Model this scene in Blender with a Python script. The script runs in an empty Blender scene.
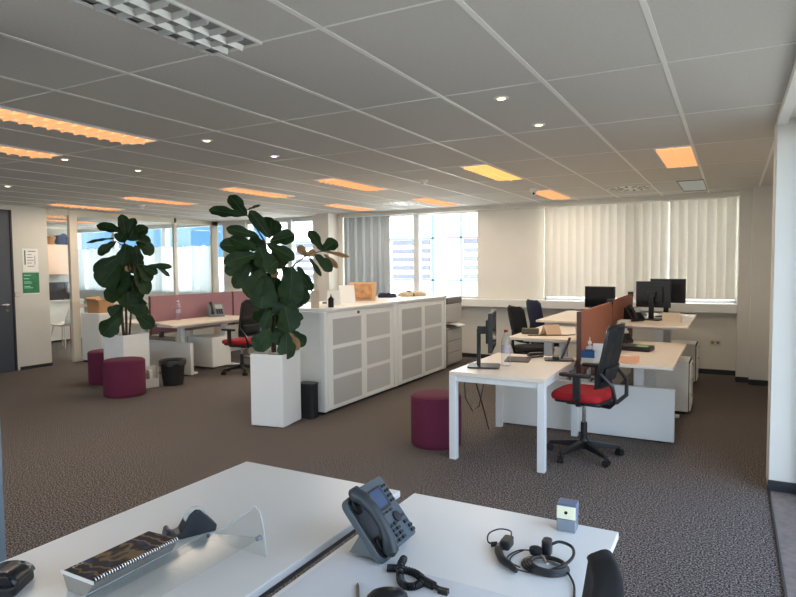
import bpy, math, random
from mathutils import Vector, Matrix
random.seed(7)
SC = bpy.context.scene
COL = SC.collection

def lin(c):
    return tuple((v/12.92 if v <= .04045 else ((v+.055)/1.055)**2.4) for v in [x/255 for x in c])

# ------------------------------------------------------------------ camera
YAW, PITCH, ROLL, FPX = math.radians(-28.6276), math.radians(-3.118), math.radians(-.4784), 612.7
CZ = 1.616
fwd = Vector((math.cos(PITCH)*math.sin(YAW), math.cos(PITCH)*math.cos(YAW), math.sin(PITCH)))
rgt = Vector((math.cos(YAW), -math.sin(YAW), 0))
upv = rgt.cross(fwd)
r2 = rgt*math.cos(ROLL) + upv*math.sin(ROLL)
u2 = -rgt*math.sin(ROLL) + upv*math.cos(ROLL)
cam = bpy.data.cameras.new('camera'); camo = bpy.data.objects.new('camera', cam); COL.objects.link(camo)
m = Matrix.Identity(4)
for i in range(3):
    m[i][0], m[i][1], m[i][2] = r2[i], u2[i], -fwd[i]
m[2][3] = CZ
camo.matrix_world = m
cam.sensor_width = 36; cam.lens = FPX/796*36; cam.clip_start = .02; cam.clip_end = 500
SC.camera = camo

# ------------------------------------------------------------------ view, world, sun
SC.view_settings.view_transform = 'Standard'; SC.view_settings.look = 'None'
SC.view_settings.gamma = 1; SC.view_settings.exposure = EXPOSURE = 1.45
SC.view_settings.use_curve_mapping = False
SC.cycles.use_denoising = True
SC.cycles.max_bounces = 10; SC.cycles.diffuse_bounces = 6; SC.cycles.glossy_bounces = 4
SC.cycles.transparent_max_bounces = 16; SC.cycles.transmission_bounces = 6
SC.cycles.sample_clamp_indirect = 6
SC.cycles.caustics_reflective = False; SC.cycles.caustics_refractive = False
SKY_STRENGTH, SUN_STRENGTH = 2.1, 11.0
w = bpy.data.worlds.new('sky'); SC.world = w; w.use_nodes = True
wn = w.node_tree.nodes; wl = w.node_tree.links
gtc = wn.new('ShaderNodeTexCoord'); gsx = wn.new('ShaderNodeSeparateXYZ'); wl.new(gtc.outputs['Generated'], gsx.inputs[0])
grp = wn.new('ShaderNodeValToRGB'); wl.new(gsx.outputs[2], grp.inputs[0])
ge = grp.color_ramp.elements
ge[0].position = 0.0; ge[0].color = (.76, .84, .92, 1)
ge[1].position = 1.0; ge[1].color = (.40, .56, .90, 1)
for p_, c_ in ((.06, (.76, .84, .93, 1)), (.16, (.62, .75, .93, 1)), (.4, (.52, .66, .9, 1))):
    x_ = ge.new(p_); x_.color = c_
# the sky is hazy and bright on the window side (+X), clear and deep blue away from it
gdt = wn.new('ShaderNodeVectorMath'); gdt.operation = 'DOT_PRODUCT'; wl.new(gtc.outputs['Generated'], gdt.inputs[0]); gdt.inputs[1].default_value = (.5, -.86, 0)
gmr = wn.new('ShaderNodeMapRange'); wl.new(gdt.outputs['Value'], gmr.inputs[0])
gmr.inputs[1].default_value = -.95; gmr.inputs[2].default_value = .9; gmr.inputs[3].default_value = .0; gmr.inputs[4].default_value = 1.0
gcm = wn.new('ShaderNodeMixRGB'); gcm.blend_type = 'MIX'; wl.new(gmr.outputs[0], gcm.inputs[0])
gdk = wn.new('ShaderNodeMixRGB'); gdk.blend_type = 'MULTIPLY'; gdk.inputs[0].default_value = 1; wl.new(grp.outputs[0], gdk.inputs[1]); gdk.inputs[2].default_value = (.06, .135, .22, 1)
wl.new(gdk.outputs[0], gcm.inputs[1]); wl.new(grp.outputs[0], gcm.inputs[2])
bg = wn['Background']; wl.new(gcm.outputs[0], bg.inputs[0]); bg.inputs[1].default_value = SKY_STRENGTH
sun = bpy.data.lights.new('sun', 'SUN'); sun.energy = SUN_STRENGTH; sun.angle = .009; sun.color = (1, .95, .87)
so = bpy.data.objects.new('sun', sun); COL.objects.link(so)
so.rotation_euler = Vector((.25, 1, -1.15)).to_track_quat('-Z', 'Y').to_euler()

LAMP_GLOW = .42        # how bright a lit diffuser looks
LAMP_WATT = 5.0         # a lit ceiling lamp's own light
SPOT_WATT = 4.0

# ------------------------------------------------------------------ materials
MATS = {}
def mat(name, rgb, rough=.5, metal=0, spec=.5, noise=0, nscale=20, bump=0, bscale=200, emit=None, estr=0, coat=0, alpha=1, transl=0):
    if name in MATS: return MATS[name]
    m = bpy.data.materials.new(name); m.use_nodes = True
    nt = m.node_tree; b = nt.nodes['Principled BSDF']; L = nt.links
    c = lin(rgb) + (1,)
    b.inputs['Base Color'].default_value = c
    b.inputs['Roughness'].default_value = rough; b.inputs['Metallic'].default_value = metal
    b.inputs['Specular IOR Level'].default_value = spec
    b.inputs['Coat Weight'].default_value = coat
    b.inputs['Alpha'].default_value = alpha
    tc = nt.nodes.new('ShaderNodeTexCoord')
    if noise:
        n = nt.nodes.new('ShaderNodeTexNoise'); n.inputs['Scale'].default_value = nscale; n.inputs['Detail'].default_value = 4
        L.new(tc.outputs['Object'], n.inputs['Vector'])
        r = nt.nodes.new('ShaderNodeValToRGB')
        r.color_ramp.elements[0].position = .3; r.color_ramp.elements[1].position = .7
        r.color_ramp.elements[0].color = tuple(x*(1-noise) for x in c[:3]) + (1,)
        r.color_ramp.elements[1].color = tuple(min(1, x*(1+noise)) for x in c[:3]) + (1,)
        L.new(n.outputs['Fac'], r.inputs[0]); L.new(r.outputs[0], b.inputs['Base Color'])
    if bump:
        n2 = nt.nodes.new('ShaderNodeTexNoise'); n2.inputs['Scale'].default_value = bscale; n2.inputs['Detail'].default_value = 2
        L.new(tc.outputs['Object'], n2.inputs['Vector'])
        bp = nt.nodes.new('ShaderNodeBump'); bp.inputs['Strength'].default_value = bump; bp.inputs['Distance'].default_value = .002
        L.new(n2.outputs['Fac'], bp.inputs['Height']); L.new(bp.outputs[0], b.inputs['Normal'])
    if emit:
        b.inputs['Emission Color'].default_value = lin(emit) + (1,); b.inputs['Emission Strength'].default_value = estr
    if transl:
        t = nt.nodes.new('ShaderNodeBsdfTranslucent'); t.inputs[0].default_value = c
        mx = nt.nodes.new('ShaderNodeMixShader'); mx.inputs[0].default_value = transl
        L.new(b.outputs[0], mx.inputs[1]); L.new(t.outputs[0], mx.inputs[2])
        L.new(mx.outputs[0], nt.nodes['Material Output'].inputs[0])
    MATS[name] = m
    return m

def glass_mat(name, tint=(1, 1, 1), refl=.5, rough=0.0, ior=1.45):
    m = bpy.data.materials.new(name); m.use_nodes = True; nt = m.node_tree; L = nt.links
    nt.nodes.remove(nt.nodes['Principled BSDF'])
    t = nt.nodes.new('ShaderNodeBsdfTransparent'); t.inputs[0].default_value = tint + (1,)
    g = nt.nodes.new('ShaderNodeBsdfGlossy'); g.inputs['Roughness'].default_value = rough
    f = nt.nodes.new('ShaderNodeLayerWeight'); f.inputs[0].default_value = .5
    pw = nt.nodes.new('ShaderNodeMath'); pw.operation = 'POWER'; pw.inputs[1].default_value = 4; L.new(f.outputs['Facing'], pw.inputs[0])
    mu = nt.nodes.new('ShaderNodeMath'); mu.operation = 'MULTIPLY_ADD'; mu.inputs[1].default_value = refl; mu.inputs[2].default_value = .05*refl
    L.new(pw.outputs[0], mu.inputs[0])
    mx = nt.nodes.new('ShaderNodeMixShader'); L.new(mu.outputs[0], mx.inputs[0])
    L.new(t.outputs[0], mx.inputs[1]); L.new(g.outputs[0], mx.inputs[2]); L.new(mx.outputs[0], nt.nodes['Material Output'].inputs[0])
    MATS[name] = m
    return m

def carpet_mat():
    m = bpy.data.materials.new('carpet'); m.use_nodes = True; nt = m.node_tree; L = nt.links; b = nt.nodes['Principled BSDF']
    b.inputs['Roughness'].default_value = .95; b.inputs['Specular IOR Level'].default_value = .15
    tc = nt.nodes.new('ShaderNodeTexCoord')
    n = nt.nodes.new('ShaderNodeTexNoise'); n.inputs['Scale'].default_value = 98; n.inputs['Detail'].default_value = 4; n.inputs['Roughness'].default_value = .8
    L.new(tc.outputs['Object'], n.inputs['Vector'])
    r = nt.nodes.new('ShaderNodeValToRGB'); e = r.color_ramp.elements
    e[0].position = .42; e[0].color = lin((16, 16, 18)) + (1,)
    e[1].position = .6; e[1].color = lin((166, 155, 148)) + (1,)
    x = e.new(.5); x.color = lin((80, 73, 69)) + (1,)
    L.new(n.outputs['Fac'], r.inputs[0]); L.new(r.outputs[0], b.inputs['Base Color'])
    bp = nt.nodes.new('ShaderNodeBump'); bp.inputs['Strength'].default_value = .12; bp.inputs['Distance'].default_value = .002
    L.new(n.outputs['Fac'], bp.inputs['Height']); L.new(bp.outputs[0], b.inputs['Normal'])
    return m

M_carpet = carpet_mat()
M_wall = mat('wall_paint', (222, 219, 210), .75, noise=.02, nscale=3)
M_wallgrey = mat('partition_panel', (206, 203, 192), .6, noise=.02, nscale=4)
M_ceil = mat('ceiling_tile', (206, 205, 200), .9, noise=.03, nscale=60, spec=.2)
M_grid = mat('ceiling_rail', (236, 236, 232), .5)
M_white = mat('white_laminate', (226, 226, 222), .38, noise=.01, nscale=3)
M_desk = mat('desk_top', (232, 230, 225), .32, noise=.015, nscale=2)
M_wmetal = mat('white_metal', (222, 224, 224), .35)
M_gmetal = mat('grey_metal', (150, 156, 162), .4)
M_cab = mat('cabinet_white', (234, 233, 227), .45)
M_perf = None
M_black = mat('black_plastic', (24, 25, 27), .4, noise=.1, nscale=30)
M_blackm = mat('black_matte', (20, 20, 22), .75, noise=.1, nscale=80)
M_dark = mat('dark_grey_plastic', (58, 62, 68), .42)
M_rubber = mat('black_rubber', (16, 16, 17), .6)
M_chrome = mat('chrome', (205, 207, 210), .18, metal=1)
M_red = mat('red_fabric', (168, 18, 30), .85, noise=.1, nscale=250, bump=.3, bscale=400)
M_bord = mat('burgundy_fabric', (94, 24, 54), .9, noise=.1, nscale=200, bump=.4, bscale=350)
M_mauve = mat('mauve_fabric', (152, 112, 118), .9, noise=.06, nscale=250, bump=.3, bscale=400)
M_brownscr = mat('brown_fabric', (150, 92, 70), .9, noise=.06, nscale=250, bump=.3, bscale=400)
M_base = mat('dark_baseboard', (38, 40, 44), .5)
M_door = mat('dark_door', (66, 72, 80), .45)
M_frame = mat('window_frame', (212, 216, 218), .4)
M_stone = mat('stone_strip', (116, 106, 100), .6, noise=.2, nscale=25)
M_leaf = mat('leaf_green', (28, 54, 25), .5, noise=.35, nscale=9, spec=.25, transl=.08)
M_leafd = mat('leaf_dry', (150, 116, 76), .6, noise=.25, nscale=14)
M_vein = mat('leaf_vein', (58, 74, 42), .5)
M_stem = mat('bark', (74, 58, 44), .8, noise=.3, nscale=40)
M_soil = mat('soil', (40, 30, 24), .95, noise=.4, nscale=60)
M_card = mat('cardboard', (176, 132, 92), .8, noise=.08, nscale=30)
M_paper = mat('paper', (232, 230, 224), .7, noise=.01)
M_navy = mat('navy_fabric', (30, 38, 66), .9, noise=.1, nscale=200)
M_blackfab = mat('black_fabric', (26, 26, 28), .95, noise=.15, nscale=260, bump=.4, bscale=500)
M_screen = mat('screen_glass', (14, 16, 20), .15)
M_lcd = mat('phone_display', (58, 74, 104), .25)
M_facade = mat('facade_white', (235, 236, 234), .8, noise=.01)
M_louv = mat('louvre_grey', (66, 70, 82), .6)
M_joint = mat('facade_joint', (64, 92, 102), .7)
M_skyglass = glass_mat('clear_glass', (.97, .985, .98), .55)
M_acryl = glass_mat('acrylic', (.94, .955, .955), .45, .12)
M_acedge = mat('acrylic_edge', (196, 204, 206), .2)
M_bottle = glass_mat('bottle_plastic', (.93, .95, .98), 1.4, .06)
M_lamp = mat('lit_diffuser', (255, 170, 105), .5, emit=(255, 196, 138), estr=LAMP_GLOW)
M_lampy = mat('lit_diffuser_yellow', (255, 214, 140), .5, emit=(255, 208, 120), estr=LAMP_GLOW)
M_bulb = mat('lit_bulb', (255, 235, 190), .5, emit=(255, 226, 170), estr=2.2)
M_louvm = mat('louvre_metal', (205, 207, 205), .3, metal=.3)
M_offdif = mat('unlit_diffuser', (196, 214, 226), .3, spec=.7)
M_mesh = mat('chair_mesh', (22, 23, 26), .8, alpha=.86)
M_blind = mat('blind_fabric', (214, 208, 196), .85, noise=.02, nscale=40, transl=.1)
M_curt = mat('gathered_blind', (164, 171, 174), .85, transl=.05)
M_ground = mat('paving', (98, 97, 94), .9, noise=.15, nscale=.6)
M_tree = mat('tree_leaves', (62, 84, 48), .9, noise=.4, nscale=2)
M_pink = mat('salmon_laminate', (236, 204, 180), .5)

def perf_mat():
    m = bpy.data.materials.new('perforated_panel'); m.use_nodes = True; nt = m.node_tree; L = nt.links; b = nt.nodes['Principled BSDF']
    b.inputs['Roughness'].default_value = .5
    tc = nt.nodes.new('ShaderNodeTexCoord'); v = nt.nodes.new('ShaderNodeTexVoronoi'); v.inputs['Scale'].default_value = 110; v.inputs['Randomness'].default_value = 0
    L.new(tc.outputs['Object'], v.inputs['Vector'])
    r = nt.nodes.new('ShaderNodeValToRGB'); r.color_ramp.elements[0].position = .25; r.color_ramp.elements[1].position = .4
    r.color_ramp.elements[0].color = lin((120, 119, 115)) + (1,); r.color_ramp.elements[1].color = lin((200, 199, 194)) + (1,)
    L.new(v.outputs['Distance'], r.inputs[0]); L.new(r.outputs[0], b.inputs['Base Color'])
    return m
M_perf = perf_mat()

# ------------------------------------------------------------------ mesh builder
class MB:
    def __init__(s): s.v = []; s.f = []
    def add(s, vs, fs):
        o = len(s.v); s.v += [tuple(p) for p in vs]; s.f += [tuple(i+o for i in f) for f in fs]; return s
    def box(s, x0, x1, y0, y1, z0, z1, M=None):
        vs = [Vector((x, y, z)) for z in (z0, z1) for y in (y0, y1) for x in (x0, x1)]
        if M is not None: vs = [M @ p for p in vs]
        return s.add(vs, [(0, 2, 3, 1), (4, 5, 7, 6), (0, 1, 5, 4), (2, 6, 7, 3), (0, 4, 6, 2), (1, 3, 7, 5)])
    def bar(s, p0, p1, wd, ht, up=(0, 0, 1)):
        p0, p1 = Vector(p0), Vector(p1); d = (p1-p0); l = d.length; d.normalize()
        x = d.cross(Vector(up))
        if x.length < 1e-4: x = d.cross(Vector((1, 0, 0)))
        x.normalize(); z = x.cross(d)
        R = Matrix((x, d, z)).transposed().to_4x4(); R.translation = p0
        return s.box(-wd/2, wd/2, 0, l, -ht/2, ht/2, R)
    def cyl(s, p0, p1, r0, r1=None, n=16, cap=True):
        r1 = r0 if r1 is None else r1
        p0, p1 = Vector(p0), Vector(p1); d = (p1-p0).normalized()
        a = d.orthogonal().normalized(); b = d.cross(a)
        vs = []
        for p, r in ((p0, r0), (p1, r1)):
            for i in range(n):
                t = 2*math.pi*i/n; vs.append(p + (a*math.cos(t)+b*math.sin(t))*r)
        fs = [(i, (i+1) % n, n+(i+1) % n, n+i) for i in range(n)]
        if cap: fs += [tuple(range(n-1, -1, -1)), tuple(range(n, 2*n))]
        return s.add(vs, fs)
    def tube(s, pts, r, n=8, closed=False):
        pts = [Vector(p) for p in pts]; N = len(pts); vs = []; fs = []
        rr = r if isinstance(r, (list, tuple)) else [r]*N
        prev = None
        for i, p in enumerate(pts):
            if closed: d = (pts[(i+1) % N]-pts[i-1])
            else: d = (pts[min(i+1, N-1)]-pts[max(i-1, 0)])
            d.normalize()
            if prev is None: a = d.orthogonal().normalized()
            else:
                a = prev - d*prev.dot(d)
                a = a.normalized() if a.length > 1e-5 else d.orthogonal().normalized()
            prev = a; b = d.cross(a)
            for k in range(n):
                t = 2*math.pi*k/n; vs.append(p+(a*math.cos(t)+b*math.sin(t))*rr[i])
        for i in range(N if closed else N-1):
            j = (i+1) % N
            for k in range(n): fs.append((i*n+k, i*n+(k+1) % n, j*n+(k+1) % n, j*n+k))
        if not closed: fs += [tuple(range(n-1, -1, -1)), tuple(range((N-1)*n, N*n))]
        return s.add(vs, fs)
    def lathe(s, prof, c=(0, 0, 0), n=28):
        vs = []; fs = []; N = len(prof)
        for (r, z) in prof:
            for k in range(n):
                t = 2*math.pi*k/n; vs.append((c[0]+r*math.cos(t), c[1]+r*math.sin(t), c[2]+z))
        for i in range(N-1):
            for k in range(n): fs.append((i*n+k, i*n+(k+1) % n, (i+1)*n+(k+1) % n, (i+1)*n+k))
        fs += [tuple(range(n-1, -1, -1)), tuple(range((N-1)*n, N*n))]
        return s.add(vs, fs)
    def prism(s, pts, d):
        n = len(pts); d = Vector(d); a = [Vector(p) for p in pts]; b = [p+d for p in a]
        return s.add(a+b, [tuple(range(n-1, -1, -1)), tuple(range(n, 2*n))]+[(i, (i+1) % n, n+(i+1) % n, n+i) for i in range(n)])
    def rbox(s, x0, x1, y0, y1, z0, z1, r, n=5, M=None):
        """box with corners rounded in plan"""
        pts = []
        for cx, cy, a0 in ((x1-r, y1-r, 0), (x0+r, y1-r, 90), (x0+r, y0+r, 180), (x1-r, y0+r, 270)):
            for k in range(n+1):
                t = math.radians(a0+90*k/n); pts.append(Vector((cx+r*math.cos(t), cy+r*math.sin(t), z0)))
        if M is not None:
            pts = [M @ p for p in pts]; d = M.to_3x3() @ Vector((0, 0, z1-z0))
        else: d = Vector((0, 0, z1-z0))
        return s.prism(pts, d)
    def grid(s, fn, nu, nv, closed_u=False):
        vs = [fn(i/(nu if closed_u else nu-1), j/(nv-1)) for j in range(nv) for i in range(nu)]
        fs = []
        for j in range(nv-1):
            for i in range(nu if closed_u else nu-1):
                k = (i+1) % nu; fs.append((j*nu+i, j*nu+k, (j+1)*nu+k, (j+1)*nu+i))
        return s.add(vs, fs)
    def build(s, name, m, parent=None, bevel=0, seg=2, smooth=True, thick=0, loc=None, rz=0, mats=None):
        me = bpy.data.meshes.new(name); me.from_pydata(s.v, [], s.f); me.validate()
        me.materials.append(m)
        for q in (mats or []): me.materials.append(q)
        import bmesh
        b = bmesh.new(); b.from_mesh(me); bmesh.ops.recalc_face_normals(b, faces=b.faces); b.to_mesh(me); b.free()
        o = bpy.data.objects.new(name, me); COL.objects.link(o)
        if parent is not None: o.parent = parent
        if loc: o.location = loc
        o.rotation_euler[2] = rz
        if thick:
            t = o.modifiers.new('thick', 'SOLIDIFY'); t.thickness = thick; t.offset = 0
        if bevel:
            t = o.modifiers.new('bevel', 'BEVEL'); t.width = bevel; t.segments = seg; t.limit_method = 'ANGLE'; t.angle_limit = math.radians(40)
        if smooth:
            me.shade_smooth()
            try: me.set_sharp_from_angle(angle=math.radians(38))
            except Exception: pass
        return o

def thing(name, label, cat, loc=(0, 0, 0), rz=0, group=None):
    o = bpy.data.objects.new(name, None); COL.objects.link(o); o.empty_display_size = .05
    o.location = loc; o.rotation_euler[2] = rz
    return tag(o, label, cat, group)
def tag(o, label, cat, group=None):
    o['label'] = label; o['category'] = cat
    if group: o['group'] = group
    return o
def struct(o):
    o['kind'] = 'structure'; return o
def dup(root, loc, rz, label, group=None):
    c = root.copy(); COL.objects.link(c); c.location = loc; c.rotation_euler[2] = rz; c['label'] = label
    if group: c['group'] = group
    for ch in list(root.children):
        d = ch.copy(); COL.objects.link(d); d.parent = c
        for g in list(ch.children):
            e = g.copy(); COL.objects.link(e); e.parent = d
    return c
def Rz(a): return Matrix.Rotation(a, 4, 'Z')
def T(*p): return Matrix.Translation(Vector(p))
PI = math.pi

# ================================================================== STRUCTURE
CH = 2.6
XL, XR, YB, YF = -9.9, .25, 9.93, -2.5
struct(MB().box(-15.3, .62, YF-.2, YB+.3, -.2, 0).build('floor', M_carpet, smooth=False))
struct(MB().box(-15.3, .75, YF-.2, YB+.3, CH, CH+.15).build('ceiling', M_ceil, smooth=False))
# ceiling rails
g = MB()
GX = [-3.914+.6*i for i in range(-19, 8)]; GY = [2.128+1.2*j for j in range(-4, 7)]
for x in GX: g.box(x-.012, x+.012, YF, YB, CH-.004, CH+.001)
for y in GY: g.box(-15, .3, y-.005, y+.005, CH-.003, CH+.001)
g.box(-.344, .3, 1.53, 1.538, CH-.003, CH+.001)
struct(g.build('trim_1', M_grid, smooth=False))

# right window wall: bay next to the camera, column, closed bay beyond
struct(MB().box(XR, .62, 4.97, 5.3, 0, CH).build('wall_right', M_wall, bevel=.004))
struct(MB().box(.5, .75, 5.3, YB+.3, 0, CH).build('wall_right_back', M_wall, smooth=False))
struct(MB().box(XR, .62, YF, .1, 0, CH).build('wall_right_front', M_wall, smooth=False))
struct(MB().box(XR, .31, .1, 4.97, 2.55, CH).build('trim_2', M_grid, smooth=False))
struct(MB().box(.31, .62, .1, 4.97, 2.585, CH).build('trim_3', M_wall, smooth=False))
struct(MB().box(XR+.012, .62, .1, 4.955, 0, .012).build('sill_strip', M_stone, smooth=False))
struct(MB().box(XR, XR+.012, .1, 4.97, 0, .014).build('trim_4', M_base, smooth=False))
struct(MB().box(XR-.006, .44, 4.955, 4.97, .012, .085).build('baseboard_right', M_base, smooth=False))
wf = struct(MB().box(.44, .5, .1, 4.97, 0, .06).box(.44, .5, .1, 4.97, 2.5, 2.585).box(.44, .5, 4.9, 4.97, 0, 2.585)
            .box(.44, .5, .1, .17, 0, 2.585).box(.44, .5, 2.45, 2.53, 0, 2.585).build('window_1', M_frame, bevel=.004))
MB().box(.468, .474, .17, 2.45, .06, 2.5).box(.468, .474, 2.53, 4.9, .06, 2.5).build('pane', M_skyglass, wf, smooth=False)

# back wall with three windows: A (left of pillar), B (open one), C (closed blinds)
SILL = 1.03
bw = MB()
def wall_y(x0, x1, z0, z1, mb=bw): mb.box(x0, x1, YB, YB+.25, z0, z1)
wall_y(-15.3, .75, 0, SILL-.02)
wall_y(-15.3, .75, 2.56, CH)
for a, b in ((-15.3, -15.0), (-9.75, -9.1), (-7.3, -6.5), (-3.85, -2.7), (.05, .75)): wall_y(a, b, SILL-.02, 2.56)
struct(bw.build('wall_back', M_wall, smooth=False))
struct(MB().box(-6.93, -6.66, 9.5, YB, 0, CH).box(-7.25, -6.54, 9.8, YB, 0, CH).build('pillar_back', M_wall, bevel=.004))
struct(MB().box(.065, .5, 9.42, YB, 0, CH).box(.215, .5, 9.27, 9.42, 0, CH).build('pillar_corner', M_wall, bevel=.004))
# sill ledge / radiator boxing along the window wall
struct(MB().box(-6.54, .065, 9.74, YB, .9, SILL).box(-9.85, -7.25, 9.74, YB, .9, SILL).build('window_ledge_sill', M_white, bevel=.008))
struct(MB().box(-6.54, .065, YB-.02, YB, 0, .07).box(.06, .5, 9.4, 9.42, 0, .07).box(.21, .5, 9.25, 9.27, 0, .07)
       .box(-9.85, -6.93, YB-.02, YB, 0, .07).build('baseboard_back', M_base, smooth=False))
struct(MB().box(-6.54, .065, 9.76, YB, 2.53, CH).build('trim_5', M_wall, bevel=.004))
def win(n, x0, x1, mulls, fw=.05):
    f = MB().box(x0, x1, YB+.04, YB+.1, SILL-.02, SILL+.04).box(x0, x1, YB+.04, YB+.1, 2.51, 2.56)
    for x in [x0, x1]: f.box(x-fw/2, x+fw/2, YB+.04, YB+.1, SILL-.02, 2.56)
    for x in mulls: f.box(x-.055, x+.055, YB, YB+.12, SILL-.02, 2.56)
    o = struct(f.build('window_%d' % n, M_frame, bevel=.004))
    MB().box(x0, x1, YB+.065, YB+.072, SILL, 2.54).build('pane', M_skyglass, o, smooth=False)
win(2, -6.5, -3.85, [-5.04])
win(3, -2.7, .05, [-1.3])
win(4, -9.1, -7.3, [-7.93])
win(5, -15.0, -9.75, [-13.4, -11.6])

# left partition X = -9.9 : door wall, glass bays
p = MB().box(XL-.08, XL, 5.56, 6.12, 0, CH).box(XL-.08, XL, YF, 4.45, 0, CH)
p.box(XL-.08, XL, 4.45, 5.56, 2.52, CH)
struct(p.build('wall_left', M_wallgrey, bevel=.003))
struct(MB().box(XL, XL+.012, 5.6, 6.12, 0, .05).build('baseboard_left', M_base, smooth=False))
d = struct(MB().box(XL-.06, XL-.01, 4.5, 5.53, 0, 2.5).build('door_1', M_door, bevel=.004))
dh = MB().cyl((XL-.012, 5.44, 1.05), (XL+.05, 5.44, 1.05), .011).cyl((XL+.045, 5.45, 1.05), (XL+.045, 5.33, 1.05), .01)
dh.cyl((XL-.012, 5.44, 1.05), (XL, 5.44, 1.05), .026).cyl((XL-.012, 5.44, .96), (XL, 5.44, .96), .022)
dh.build('door_handle', M_chrome, d)
struct(MB().box(XL-.09, XL+.005, 5.53, 5.56, 0, 2.52).box(XL-.09, XL+.005, 4.45, 4.5, 0, 2.52).box(XL-.09, XL+.005, 4.45, 5.56, 2.5, 2.525).build('door_frame_trim', M_base, smooth=False))
fr = MB().box(XL-.05, XL+.02, 6.5, 6.64, 0, CH).box(XL-.04, XL+.01, 8.72, 8.8, 0, CH).box(XL-.04, XL+.01, 9.75, YB, 0, CH)
fr.box(XL-.04, XL+.01, 6.12, YB, 2.5, CH).box(XL-.04, XL+.01, 6.64, YB, 0, .07).box(XL-.04, XL+.01, 6.64, YB, .93, .99)
gp = struct(fr.build('partition_frame', mat('partition_frame', (214, 204, 186), .45), bevel=.003))
MB().box(XL-.02, XL-.012, 6.12, 6.5, 0, 2.5).box(XL-.02, XL-.012, 6.64, 8.72, .07, 2.5).box(XL-.02, XL-.012, 8.8, 9.75, .07, 2.5).build('pane', M_skyglass, gp, smooth=False)
struct(MB().box(-2.95, -2.6, 1.0, 1.384, 0, CH).build('column_left', mat('column_paint', (124, 137, 149), .6, noise=.01, nscale=3), bevel=.004))
# far walls of the room and of the kitchen beyond the glass
struct(MB().box(-15.3, -9.6, YF-.2, YF, 0, CH).box(-9.6, .1, YF-.2, YF, 0, .9).box(-9.6, .1, YF-.2, YF, 2.5, CH).box(.1, .75, YF-.2, YF, 0, CH).box(-5.6, -5.2, YF-.2, YF, .9, 2.5).build('wall_front', M_wall, smooth=False))
wq = struct(MB().box(-9.6, .1, YF-.12, YF-.06, .9, .95).box(-9.6, .1, YF-.12, YF-.06, 2.45, 2.5).box(-7.5, -7.42, YF-.12, YF-.06, .9, 2.5).box(-3.4, -3.32, YF-.12, YF-.06, .9, 2.5).build('window_6', M_frame))  # unseen window, added to let in daylight from behind the camera
MB().box(-9.6, .1, YF-.095, YF-.09, .93, 2.47).build('pane', M_skyglass, wq, smooth=False)
struct(MB().box(-15.5, -15.3, YF-.2, YB+.3, 0, CH).build('wall_far_left', M_wall, smooth=False))
struct(MB().box(-13.55, -13.4, 4.0, 8.75, 0, CH).build('wall_kitchen', M_wall, smooth=False))

# ------------------------------------------------------------------ outside
struct(MB().box(-90, 90, -60, 160, -4.6, -4.5).build('ground_outside', M_ground, smooth=False))
fc = struct(MB().box(-14.6, 6, 17, 17.4, -4.5, 9).build('exterior_facade', M_facade, smooth=False))
lv = MB()
for (a, b) in ((-9.45, -8.12), (-7.05, -5.6), (-13.9, -12.5), (-4.4, -3.2)):
    for z0 in [1.2, 1.46, 1.72, 1.98, 2.24]: lv.box(a, b, 16.97, 17.0, z0, z0+.14)
    for z0 in [-.9, -.64, 4.0, 4.26, 4.52]: lv.box(a, b, 16.97, 17.0, z0, z0+.14)
lv.build('louvre', M_louv, fc, smooth=False)
jn = MB()
for x in (-12.3, -10.2, -8.05, -7.12, -5, -2.9): jn.box(x-.04, x+.04, 16.98, 17, -4.5, 9)
for z in (1.15, 2.43): jn.box(-14.6, 6, 16.98, 17, z-.025, z+.025)
jn.build('joint', M_joint, fc, smooth=False)

struct(MB().box(-40, 7, 10.6, 17, -4.4, -.25).build('bounce_terrace', mat('bounce_concrete', (214, 212, 206), .9, noise=.06, nscale=2), smooth=False))  # unseen slab added to bounce sunlight up onto the far ceiling
hz = struct(MB().box(-120, -24, 40, 44, -4.5, 1.9).box(-75, -60, 40, 44, 1.9, 2.7).box(-46, -38, 40, 44, 1.9, 2.4).build('bounce_building', M_facade, smooth=False))  # low white block added so its sunlit face brightens the sheer blinds
hv = MB()
for k in range(30): hv.box(-118+k*3.1, -116.6+k*3.1, 39.97, 40, -.8, .8)
hv.build('window_band', mat('far_glass', (120, 140, 156), .3), hz, smooth=False)
def treeline(x, y, r, h, label):
    mb = MB(); rnd = random.Random(int(x*10))
    mb.cyl((0, 0, -.02), (0, 0, h*.5), .25, .12, 8)
    t = thing('distant_tree', label, 'tree', (x, y, -4.5), 0, 'trees beyond the meeting room windows')
    mb.build('trunk', M_stem, t)
    c = MB()
    for k in range(260):
        a = rnd.random()*6.28; zz = rnd.random(); rad = r*math.sqrt(max(0, 1-(2*zz-1)**2))*(.55+.45*rnd.random())
        q = Vector((rad*math.cos(a), rad*math.sin(a), h*.35+zz*h*.65))
        n = Vector((rnd.uniform(-1, 1), rnd.uniform(-1, 1), rnd.uniform(-1, 1))).normalized(); e = n.orthogonal().normalized(); f = n.cross(e); sz = r*.16
        c.add([q-e*sz, q+f*sz*.6, q+e*sz, q-f*sz*.6], [(0, 1, 2, 3)])
    c.build('crown', M_tree, t, smooth=False)
for i, (x, y, r, h) in enumerate(((-52, 38, 4.2, 6.6), (-62, 46, 4.6, 7.2), (-71, 50, 4.4, 6.8), (-45, 34, 3.2, 6.2))):
    treeline(x, y, r, h, ['leafy tree outside behind the clear glass bay', 'tree standing outside behind the tall left potted plant', 'farthest left tree outside seen beside the kitchen post', 'small tree outside between the two partition posts'][i])

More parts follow.
